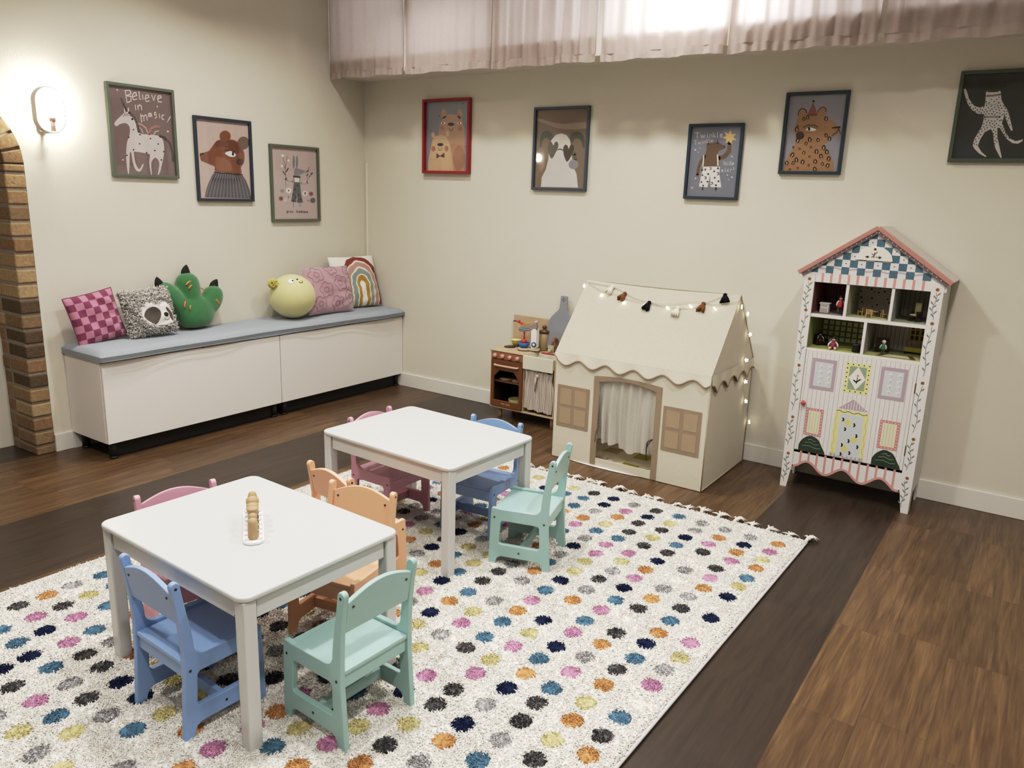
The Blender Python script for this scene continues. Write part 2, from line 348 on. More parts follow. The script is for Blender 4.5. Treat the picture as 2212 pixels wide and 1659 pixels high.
POSTER_ART={
'unicorn':'c9bdb8,1,0,-172 32 -170 35 -168 39 -165 44 -161 49 -153 56 -144 65 -134 74 -126 81 -119 87 -114 92 -109 96 -103 100 -97 103 -89 106 -82 108 -76 107 -72 104 -68 99 -65 93 -62 87 -59 83 -55 79 -52 74 -48 68 -43 62 -38 54 -33 46 -29 36 -28 25 -28 13 -27 1 -22 -7 -11 -11 5 -11 22 -10 38 -10 54 -10 71 -11 87 -11 100 -13 108 -16 114 -20 118 -25 121 -32 124 -41 126 -52 127 -65 128 -77 127 -89 126 -101 124 -114 120 -129 115 -147 108 -169 101 -190 96 -207 91 -219 87 -227 83 -234 80 -238 78 -241 76 -242 74 -242 74 -236 78 -223 83 -205 88 -186 90 -172 87 -160 82 -152 75 -145 69 -142 64 -141 59 -144 54 -148 49 -153 45 -157 41 -163 38 -170 36 -180 35 -192 36 -210 36 -226 36 -237 35 -242 33 -242 31 -242 30 -238 28 -227 26 -211 25 -194 24 -180 25 -166 28 -154 30 -142 31 -134 32 -128 33 -125 31 -123 24 -121 6 -119 -17 -116 -41 -114 -58 -114 -65 -113 -68 -114 -67 -116 -67 -122 -67 -132 -66 -146 -65 -161 -63 -174 -60 -185 -56 -195 -51 -204 -47 -210 -44 -212 -40 -211 -37 -208 -33 -205 -29 -199 -25 -192 -21 -186 -17 -182 -15 -180 -13 -180 -12 -182 -13 -186 -16 -193 -21 -203 -26 -213 -32 -220 -37 -224 -42 -226 -46 -226 -51 -225 -56 -223 -61 -220 -65 -215 -69 -209 -72 -201 -75 -191 -77 -180 -79 -169 -80 -157 -81 -143 -82 -131 -83 -123 -85 -118 -87 -117 -90 -118 -92 -123 -94 -132 -95 -145 -97 -160 -98 -176 -100 -192 -103 -210 -105 -226 -107 -238 -109 -242 -110 -242 -112 -242 -113 -238 -115 -226 -116 -210 -117 -192 -117 -176 -117 -164 -117 -154 -116 -144 -115 -132 -113 -117 -111 -100 -108 -83 -105 -67 -100 -55 -95 -43 -89 -32 -85 -22 -82 -11 -80 -1 -80 9 -80 17 -81 24 -84 29 -87 33 -90 36 -94 39 -98 40 -103 41 -108 42 -115 41 -121 39 -128 37 -135 35 -142 31 -148 26 -155 22 -160 20 -164 21 -167 24 -170 28;c9bdb8,2,9.1,-102 124 -103 102;c9bdb8,2,9.1,-79 126 -81 101;4a3d3d,2,0,-124 180 -116 178 -83 107 -96 104;594a4a,2,14,-77 103 -47 79 -34 46 -27 0;4a3d3d,3,3.2,-113 77 -104 94;4a3d3d,3,3.2,-101 81 -92 96;4a3d3d,3,3.5,-89 86 -81 99;151212,3,0,-53 68 -54 67 -56 64 -59 63 -62 62 -65 63 -67 65 -67 68 -66 70 -64 73 -61 75 -58 75 -55 74 -53 72;151212,3,2.4,-82 85 -68 86 -60 80;4b4444,2,15.3,105 -14 133 -21 166 -49 180 -99 181 -154;c09a92,2,7.2,33 -10 19 26 -7 43 -25 46;a0716a,2,13,36 -9 48 23 76 39 107 40;b9aaa8,2,5.4,-1 -6 -9 16 -18 25;b9aaa8,2,6.6,66 -7 79 10 99 16;151212,3,0,-54 10 -56 7 -60 5 -63 6 -64 9 -62 12 -59 14 -56 13;151212,3,0,-86 -35 -87 -38 -91 -40 -94 -39 -95 -36 -93 -33 -90 -31 -87 -32;151212,3,0,-16 -15 -18 -19 -21 -20 -25 -19 -26 -16 -24 -13 -21 -11 -17 -12;151212,3,0,49 -32 47 -35 44 -37 40 -36 39 -33 41 -29 45 -28 48 -29;151212,3,0,-22 -67 -24 -70 -27 -72 -31 -70 -32 -67 -30 -64 -27 -63 -23 -64;151212,3,0,95 -60 94 -63 90 -65 86 -64 85 -60 87 -57 91 -56 94 -57;151212,3,0,-63 -103 -65 -106 -68 -108 -72 -107 -73 -104 -71 -100 -67 -99 -64 -100;151212,3,0,-106 -137 -108 -140 -111 -142 -115 -141 -116 -138 -114 -134 -111 -133 -107 -134;151212,3,0,17 -115 15 -118 11 -120 8 -119 7 -116 9 -112 12 -111 16 -112;151212,3,0,71 -99 69 -103 65 -104 62 -103 60 -100 62 -97 66 -95 69 -96;151212,3,0,128 -102 127 -106 123 -107 119 -106 118 -103 120 -100 124 -98 127 -99;151212,3,0,109 -151 107 -155 103 -156 99 -155 98 -152 100 -148 104 -147 107 -148;ddd2ce,3,0,166 17 163 13 159 11 154 13 153 16 155 21 160 23 164 21;ddd2ce,3,0,-132 -164 -134 -167 -137 -168 -141 -167 -142 -164 -140 -161 -137 -159 -133 -161;ddd2ce,3,0,106 154 105 151 101 150 98 151 97 153 99 156 102 158 105 157;ddd2ce,3,0,-133 220 -135 216 -138 214 -141 216 -142 218 -141 222 -137 222 -134 222;dfd4d0,3,4.5,-90 222 -85 155;dfd4d0,3,4.5,-90 222 -61 226 -57 208 -87 193;dfd4d0,3,5,-87 193 -58 194 -60 169 -85 155;dfd4d0,3,4.5,-48 192 -23 202 -27 218 -43 212 -50 192 -44 176 -22 183;dfd4d0,3,4.5,-7 228 -6 185 2 183;dfd4d0,3,4.5,14 209 15 185;dfd4d0,3,4.5,30 191 53 201 49 214 34 209 28 189 34 175 54 181;dfd4d0,3,4.5,71 214 82 187 93 216;dfd4d0,3,5,108 198 131 208 127 218 112 214 107 194 112 181 132 183;dfd4d0,3,4.5,-36 148 -35 121;dfd4d0,3,4.5,-21 150 -20 124;dfd4d0,3,5,-19 140 -8 153 1 147 1 126;dfd4d0,3,5,-7 100 -5 56;dfd4d0,3,4.5,-7 82 3 96 11 89 11 64;dfd4d0,3,4.5,12 89 23 100 29 93 31 70;dfd4d0,3,5.5,56 111 45 110 42 94 52 93 59 111 62 94;dfd4d0,3,4.5,91 121 81 118 80 105 90 109 91 121 91 92 82 86;dfd4d0,3,4.5,111 113 112 91;dfd4d0,3,5,141 109 129 108 126 87 139 83;dfd4d0,3,5.1,183 105 165 79;dfd4d0,3,5.5,161 73 160 70',
'bear':'7a4a2a,1,0,59 154 56 143 49 133 39 124 27 118 14 116 1 117 -11 121 -20 128 -25 137 -26 148 -24 159 -17 169 -7 177 5 183 18 186 31 185 43 181 52 174 57 165;6b5848,1,0,197 121 197 108 191 96 180 86 166 79 152 76 137 77 125 82 115 91 109 102 108 115 111 127 118 139 129 149 142 156 157 159 171 158 184 153 194 145 197 134;7d4a30,2,0,-176 29 -173 32 -168 34 -162 35 -155 37 -145 40 -133 44 -120 48 -109 53 -101 60 -95 68 -88 76 -81 84 -73 93 -65 102 -56 110 -47 117 -37 123 -26 126 -14 129 -3 132 7 134 17 135 28 135 41 135 56 134 74 133 91 129 106 124 119 114 131 100 141 86 149 74 154 64 157 55 158 47 158 37 158 26 156 13 153 1 150 -10 144 -18 138 -25 131 -31 126 -39 126 -49 129 -62 130 -73 123 -81 105 -83 81 -82 53 -80 27 -78 1 -76 -27 -75 -52 -73 -70 -70 -77 -64 -75 -57 -73 -49 -74 -43 -80 -39 -89 -37 -99 -34 -110 -31 -123 -27 -137 -23 -151 -18 -161 -14 -167 -9 -171 -5 -173 0 -175 5 -177 11 -178 18 -178 24;6c3c27,3,0,-53 115 -40 119 -22 122 -2 124 18 124 38 124 58 124 78 122 95 116 110 105 123 90 132 75 137 64 135 57 128 53 116 51 102 52 84 58 61 68 37 77 16 83 -5 84 -25 81 -43 78 -55 79 -61 86 -62 96 -60 107;8d583c,3,0,-59 16 -46 21 -27 20 -6 16 11 11 25 4 37 -4 47 -14 53 -24 55 -35 55 -47 50 -58 39 -66 18 -69 -11 -71 -39 -68 -59 -61 -67 -44 -69 -22 -66 1;1c1412,3,0,-177 32 -148 39 -152 28 -164 24 -177 13;1c1412,3,2.7,-174 1 -165 -13 -154 0;e8e2de,4,0,8 42 9 46 15 50 23 54 30 56 37 58 44 60 51 60 58 59 66 56 76 52 84 47 89 42 90 38 88 34 84 30 78 27 72 25 63 24 54 24 45 25 34 28 23 33 13 38;121010,5,0,77 45 75 39 73 34 69 32 66 31 62 34 60 38 60 44 61 50 64 55 67 58 71 58 74 56 76 51;4a2418,4,4.5,3 59 48 68 86 56 92 45;4c352a,4,0,144 -2 142 -9 138 -15 132 -20 124 -23 116 -25 108 -24 100 -21 95 -17 91 -11 90 -4 92 2 96 9 102 14 110 17 118 19 126 18 134 15 139 11 143 5;5b5960,3,0,-77 -77 131 -85 160 -122 186 -182 196 -240 -160 -237 -147 -190 -123 -140 -93 -94;8b8990,4,2.5,-75 -79 -109 -130 -153 -235;2b2a2f,4,2.3,-67 -80 -98 -130 -140 -235;8b8990,4,2.3,-59 -80 -88 -130 -127 -236;2b2a2f,4,2.3,-51 -80 -78 -130 -114 -236;8b8990,4,2.5,-43 -80 -68 -130 -101 -236;2b2a2f,4,2.3,-35 -81 -57 -130 -87 -236;8b8990,4,2.3,-27 -81 -47 -130 -74 -236;2b2a2f,4,2.5,-19 -81 -36 -130 -61 -236;8b8990,4,2.5,-11 -81 -26 -131 -47 -237;2b2a2f,4,2.3,-3 -82 -16 -131 -34 -237;8b8990,4,2.3,5 -82 -5 -131 -21 -237;2b2a2f,4,2.8,13 -82 6 -131 -7 -237;8b8990,4,2.5,21 -83 16 -131 7 -237;2b2a2f,4,2.3,30 -83 27 -131 20 -237;8b8990,4,2.5,38 -83 37 -131 34 -238;2b2a2f,4,2.5,46 -83 48 -131 48 -238;8b8990,4,2.3,54 -84 59 -131 61 -238;2b2a2f,4,2.5,62 -84 70 -131 75 -238;8b8990,4,2.5,71 -84 80 -131 89 -238;2b2a2f,4,2.5,79 -84 91 -131 103 -239;8b8990,4,2.5,87 -85 102 -131 117 -239;2b2a2f,4,2.5,96 -85 113 -131 132 -239;8b8990,4,2.5,104 -85 124 -131 146 -239;2b2a2f,4,2.5,112 -86 135 -131 160 -239;8b8990,4,2.3,121 -86 146 -131 174 -239;2b2a2f,4,2.8,129 -86 157 -131 189 -240;33211e,5,8,-77 -76 -28 -81 27 -82 83 -86 133 -85',
'rabbit':'7d7d86,1,0,5 152 3 132 -1 116 -6 107 -11 106 -15 115 -17 131 -17 151 -15 170 -12 186 -7 195 -2 196 2 187 5 171;7d7d86,1,0,33 152 31 132 28 116 23 107 18 107 14 116 12 131 12 151 14 170 17 186 21 195 26 195 30 186 33 171;8a898f,2,0,-3 99 -1 105 0 107 3 109 6 110 11 110 15 109 22 108 31 106 46 103 64 100 83 96 95 93 100 91 100 88 97 86 92 83 84 79 72 75 60 70 50 66 45 62 43 58 41 54 36 52 26 50 14 49 2 49 -6 53 -8 62 -7 76 -5 89;e0d3cf,1,0,-6 44 42 43 41 13 -8 12;3a2a2c,3,11,-12 52 45 48;3a2a2c,3,4.9,-9 44 -10 12;3a2a2c,3,4.6,43 43 42 13;575a60,2,0,-11 13 44 13 51 -65 66 -129 15 -131 14 -56 5 -129 -41 -122 -23 -56;6b6b70,1,4.9,-22 -124 -23 -160;6b6b70,1,4.9,38 -126 39 -158;1d1c20,3,0,31 -11 29 -15 23 -17 18 -15 15 -11 18 -7 24 -5 29 -7;1d1c20,3,0,3 -39 0 -44 -5 -45 -11 -44 -13 -40 -11 -35 -5 -33 1 -35;1d1c20,3,0,-16 -75 -18 -80 -24 -82 -29 -80 -31 -76 -29 -71 -23 -69 -18 -71;1d1c20,3,0,11 -92 9 -96 3 -98 -3 -97 -5 -92 -2 -88 3 -86 9 -88;1d1c20,3,0,33 -75 31 -80 25 -82 19 -80 17 -76 20 -71 25 -70 31 -71;1d1c20,3,0,54 -107 51 -112 46 -113 40 -112 38 -107 40 -103 46 -101 52 -103;1d1c20,3,0,27 -119 24 -123 19 -125 14 -123 12 -119 14 -115 19 -113 25 -114;1d1c20,3,0,-16 -115 -19 -120 -24 -121 -30 -120 -32 -115 -29 -111 -24 -109 -18 -111;d8c9c6,1,25.5,-79 29 -56 14 -17 16;d8c9c6,1,24.3,51 11 81 1 110 13;6d6262,2,2,-78 37 -56 22 -17 24;6d6262,2,2.2,51 19 82 9 110 21;6d6262,2,2.4,-79 32 -56 16 -17 19;6d6262,2,2,51 13 81 3 110 15;6d6262,2,2,-79 26 -56 11 -17 13;6d6262,2,2.4,50 8 81 -2 110 10;6d6262,2,2.2,-79 21 -56 5 -17 8;6d6262,2,2.4,50 2 81 -8 110 4;3a2a2c,3,7.7,-88 26 -76 39;3a2a2c,3,7.7,108 22 115 7;5a4e4e,2,2.8,-84 -23 -83 81 -84 130 -103 183;5a4e4e,2,2.8,-85 96 -62 185;5a4e4e,2,2.8,-85 101 -103 129 -114 129;5a4e4e,2,3,115 8 110 58 133 118;5a4e4e,2,3,119 33 137 59 154 86;2c2527,2,6.6,-105 83 -84 59;2c2527,2,7.3,-77 79 -57 106;2c2527,2,6.6,106 86 125 100;2c2527,2,7.3,109 61 119 70;2c2527,2,7.3,149 71 164 82;2c2527,2,6.6,132 55 142 62;e8dedb,3,0,-89 189 -94 181 -104 177 -112 180 -116 187 -112 195 -103 198 -93 196;e8dedb,3,0,-43 159 -46 153 -53 151 -60 153 -64 158 -60 164 -52 166 -45 165;e8dedb,3,0,-100 120 -104 113 -112 109 -121 112 -124 118 -120 126 -111 129 -103 126;c08a88,3,0,139 116 138 113 135 110 131 109 127 108 123 110 120 112 119 115 120 119 123 122 127 123 132 123 136 122 139 120;8f8a88,1,0,-115 -29 -113 -44 -96 -35 -109 -48 -89 -50 -109 -53 -98 -66 -113 -57 -117 -73 -120 -57 -137 -67 -125 -54 -145 -51 -124 -48 -136 -36 -119 -44;e6dcd9,1,0,-35 -47 -38 -55 -45 -62 -55 -66 -66 -66 -77 -62 -83 -56 -85 -48 -83 -39 -76 -33 -66 -29 -54 -28 -44 -32 -37 -38;1d1c20,3,0,-54 -47 -55 -50 -57 -52 -60 -53 -62 -53 -64 -52 -66 -50 -66 -47 -66 -45 -64 -43 -62 -41 -58 -41 -56 -42 -55 -44;9b5a5a,1,0,-109 -103 -111 -110 -117 -116 -126 -120 -135 -120 -144 -116 -149 -111 -151 -103 -149 -96 -142 -90 -134 -87 -124 -87 -116 -90 -111 -96;32191a,3,0,-121 -104 -122 -107 -124 -109 -127 -110 -130 -110 -133 -109 -135 -107 -136 -104 -135 -102 -133 -99 -130 -98 -126 -98 -123 -99 -121 -101;9b5a5a,1,0,166 -65 163 -73 157 -79 148 -82 139 -82 131 -79 125 -73 123 -66 126 -59 132 -53 140 -50 149 -50 158 -53 164 -58;32191a,3,0,151 -66 150 -68 148 -70 145 -71 142 -71 140 -70 139 -68 138 -66 139 -64 140 -62 143 -61 146 -61 148 -62 150 -64;ddd0cc,1,0,114 -64 112 -72 104 -79 94 -83 82 -83 72 -80 64 -73 62 -65 66 -56 73 -49 84 -46 95 -45 105 -49 112 -55;6b6050,3,0,97 -64 96 -68 94 -71 90 -73 86 -73 83 -72 81 -68 80 -64 81 -60 84 -57 87 -55 91 -55 94 -57 97 -60;5e5b5c,1,0,186 -113 172 -131 144 -131 132 -113 146 -95 174 -95;8f8a88,1,0,116 -100 118 -110 129 -104 121 -112 134 -114 121 -116 128 -124 117 -118 115 -129 113 -119 101 -125 110 -116 96 -114 110 -112 102 -104 113 -110;e6dcd9,1,0,-80 -112 -81 -117 -85 -120 -90 -122 -96 -122 -101 -120 -105 -117 -106 -113 -104 -108 -100 -105 -95 -103 -90 -103 -84 -105 -81 -108;1d1c20,3,0,-88 -113 -89 -114 -90 -115 -92 -116 -94 -116 -96 -115 -97 -114 -97 -113 -97 -111 -95 -110 -94 -109 -92 -109 -90 -110 -89 -111;5a3a3a,2,4.9,-62 -85 -64 -101;3a3132,3,3.3,-76 -189 -82 -189 -85 -194 -81 -197 -76 -193 -76 -189 -76 -201 -81 -205 -85 -203;3a3132,3,3.3,-70 -189 -70 -199;3a3132,3,3.3,-70 -192 -66 -189 -62 -189;3a3132,3,3.3,-52 -189 -56 -193 -53 -199 -48 -193 -52 -189;3a3132,3,3.3,-42 -189 -38 -199 -34 -191 -30 -199 -25 -188;3a3132,3,3.7,7 -182 6 -200;3a3132,3,3.3,14 -189 7 -194 14 -200;3a3132,3,3.3,22 -190 21 -200;3a3132,3,3.6,22 -185 22 -186;3a3132,3,3.7,29 -190 29 -200;3a3132,3,3.7,29 -193 33 -190 37 -192 37 -200;3a3132,3,3.3,52 -182 51 -201;3a3132,3,3.7,51 -192 45 -191 43 -197 45 -201 51 -198;3a3132,3,3.7,57 -191 56 -201;3a3132,3,3.3,57 -193 62 -190 66 -193 66 -201;3a3132,3,3.6,72 -195 80 -195 79 -191 74 -190 72 -195 73 -201 80 -200;3a3132,3,3.7,94 -192 88 -191 87 -195 93 -197 93 -200 85 -201;3a3132,3,3.7,108 -192 102 -191 101 -195 107 -197 107 -201 99 -201',
'red':'b88d70,1,0,-10 155 -13 140 -19 128 -29 123 -40 123 -50 129 -57 141 -59 157 -57 172 -51 184 -41 191 -30 191 -20 184 -13 172;b88d70,1,0,135 151 133 137 126 127 117 120 106 120 97 127 90 139 87 153 89 167 96 179 105 184 116 184 125 177 132 167;b88d70,1,0,-49 116 -56 123 -48 129 -32 137 -17 143 -5 147 8 151 23 153 37 153 53 151 70 148 86 144 100 139 115 131 130 120 139 111 131 107 151 59 159 -22 164 -237 60 -238 -84 -240 -89 4 -72 69;a87c5e,2,0,164 -150 159 -188 145 -219 124 -236 99 -237 77 -220 61 -189 55 -150 60 -112 74 -81 96 -64 120 -64 142 -81 158 -112;ece6e0,3,0,-17 92 -19 89 -25 87 -34 85 -43 85 -52 87 -58 89 -60 93 -58 96 -52 99 -44 101 -34 100 -25 99 -19 96;1a1412,4,0,-35 92 -36 89 -38 87 -40 85 -43 85 -46 87 -48 89 -48 93 -48 96 -46 99 -43 100 -41 100 -38 99 -36 96;ece6e0,3,0,131 89 129 87 123 83 115 81 106 83 97 83 91 87 89 91 91 93 97 96 105 97 115 97 123 95 129 93;1a1412,4,0,113 89 113 87 111 85 108 83 106 83 103 85 101 87 101 91 101 93 103 95 105 97 108 97 111 95 112 93;1a1412,3,0,63 83 60 77 52 73 39 71 26 71 14 75 5 79 2 83 5 89 13 93 25 95 39 95 51 92 60 89;4a2e20,3,4.2,18 59 24 44 36 39 47 45 51 58;b0704e,2,0,-27 58 -29 52 -35 47 -43 44 -52 44 -60 47 -66 52 -68 59 -67 66 -61 71 -53 75 -43 73 -35 70 -29 65;b0704e,2,0,137 53 135 46 130 41 122 38 113 38 105 41 99 47 97 53 99 60 104 65 112 68 121 67 129 64 135 59;d0ab80,3,0,-114 12 -115 4 -120 -3 -127 -7 -135 -6 -143 -3 -148 4 -149 12 -148 21 -143 27 -136 31 -128 31 -121 27 -116 20;d0ab80,3,0,18 20 16 11 12 4 6 0 -1 0 -8 4 -12 11 -14 20 -12 29 -8 35 -2 39 5 39 12 35 16 28;d0ab80,3,0,-178 -239 -175 -157 -155 -91 -139 -25 -115 4 -55 13 -7 -1 25 -50 44 -127 62 -237;a86a48,4,0,-108 -84 -110 -92 -115 -98 -123 -102 -132 -102 -141 -98 -146 -92 -148 -83 -146 -75 -141 -68 -133 -64 -124 -64 -116 -68 -110 -75;a86a48,4,0,12 -83 10 -91 5 -98 -2 -102 -9 -102 -16 -98 -21 -91 -23 -83 -22 -74 -17 -66 -10 -64 -2 -64 5 -68 10 -74;1a1412,4,0,-34 -54 -37 -60 -45 -64 -57 -66 -70 -66 -82 -62 -90 -60 -93 -54 -91 -50 -82 -46 -70 -44 -57 -44 -45 -46 -37 -50;4a2e20,4,4.2,-82 -76 -76 -91 -63 -94 -52 -88 -46 -74;5e3420,4,0,-99 -113 -65 -133 -24 -109 -24 -147 -65 -137 -100 -152;3a3336,3,0,-69 143 -70 141 -74 140 -78 141 -80 144 -78 147 -74 148 -71 147;3a3336,3,0,142 220 140 217 136 216 133 217 131 220 133 224 136 224 140 224;3a3336,3,0,-153 234 -154 232 -158 230 -162 232 -164 236 -162 237 -158 240 -154 237;3a3336,3,0,-151 43 -152 40 -156 39 -160 40 -162 43 -160 46 -156 47 -152 46',
'panda':'4f5246,1,0,-163 13 -164 23 -164 38 -164 54 -163 66 -160 79 -157 89 -151 98 -145 105 -137 110 -125 114 -115 115 -105 115 -95 113 -87 109 -77 104 -71 99 -66 93 -62 87 -59 81 -59 74 -62 66 -68 60 -75 53 -81 50 -89 53 -95 60 -103 68 -109 72 -117 72 -123 70 -131 66 -135 62 -139 55 -143 46 -145 37 -147 29 -149 23 -151 17 -155 12 -157 9 -158 7 -160 6 -162 8;4f5246,1,0,68 60 66 68 68 76 68 85 73 91 79 97 86 101 95 104 103 106 113 106 123 106 133 104 141 101 151 95 159 88 167 80 172 68 176 55 178 38 179 22 179 11 177 6 174 5 169 7 167 11 163 18 159 29 155 40 151 48 145 55 139 60 131 64 125 66 119 66 111 66 105 62 99 58 95 53 92 44 88 36 84 33 79 36 75 43 70 51;d5cec8,2,0,-141 -243 -137 -180 -107 -129 -91 -63 -87 7 -75 56 -41 89 0 98 40 87 68 54 79 7 90 -63 105 -116 129 -154 145 -241;5d5a4c,3,0,-66 -61 -73 -56 -81 -45 -87 -32 -91 -20 -95 -10 -97 0 -99 9 -99 18 -97 26 -95 34 -91 41 -89 45 -85 47 -81 47 -75 46 -71 44 -67 39 -64 33 -60 27 -57 24 -53 27 -50 34 -46 41 -41 46 -36 47 -32 45 -26 43 -22 39 -20 34 -18 28 -18 20 -20 12 -22 4 -26 -6 -32 -16 -38 -25 -44 -36 -51 -48 -59 -57;4a3f34,3,0,54 -80 46 -76 40 -66 34 -54 28 -42 24 -29 22 -16 20 -4 20 7 22 14 26 20 30 24 34 27 38 28 42 27 46 24 50 22 54 17 56 10 58 4 62 2 64 6 68 14 72 22 77 27 81 28 87 28 92 26 95 22 99 18 101 11 101 4 101 -4 97 -14 93 -25 87 -36 81 -47 75 -58 68 -69 60 -77;3b352c,4,6.1,-20 -5 -4 1 22 -9;5d5a4c,3,23.1,107 -30 115 -73;8d8a90,4,0,139 -96 137 -105 133 -114 125 -121 115 -125 105 -127 93 -125 83 -121 74 -114 68 -106 66 -96 68 -87 72 -78 80 -71 90 -67 101 -65 113 -67 123 -71 131 -78 137 -86;9b8776,1,0,-192 198 -174 194 -149 188 -121 180 -95 174 -73 168 -50 163 -26 159 4 156 48 157 99 161 149 164 182 163 194 156 194 145 194 134 181 126 149 123 101 121 50 121 6 124 -30 130 -63 140 -95 150 -121 158 -143 165 -163 171 -180 176 -192 181 -194 186 -194 193 -194 197',  # last, paler band is sheen painted into the background colour
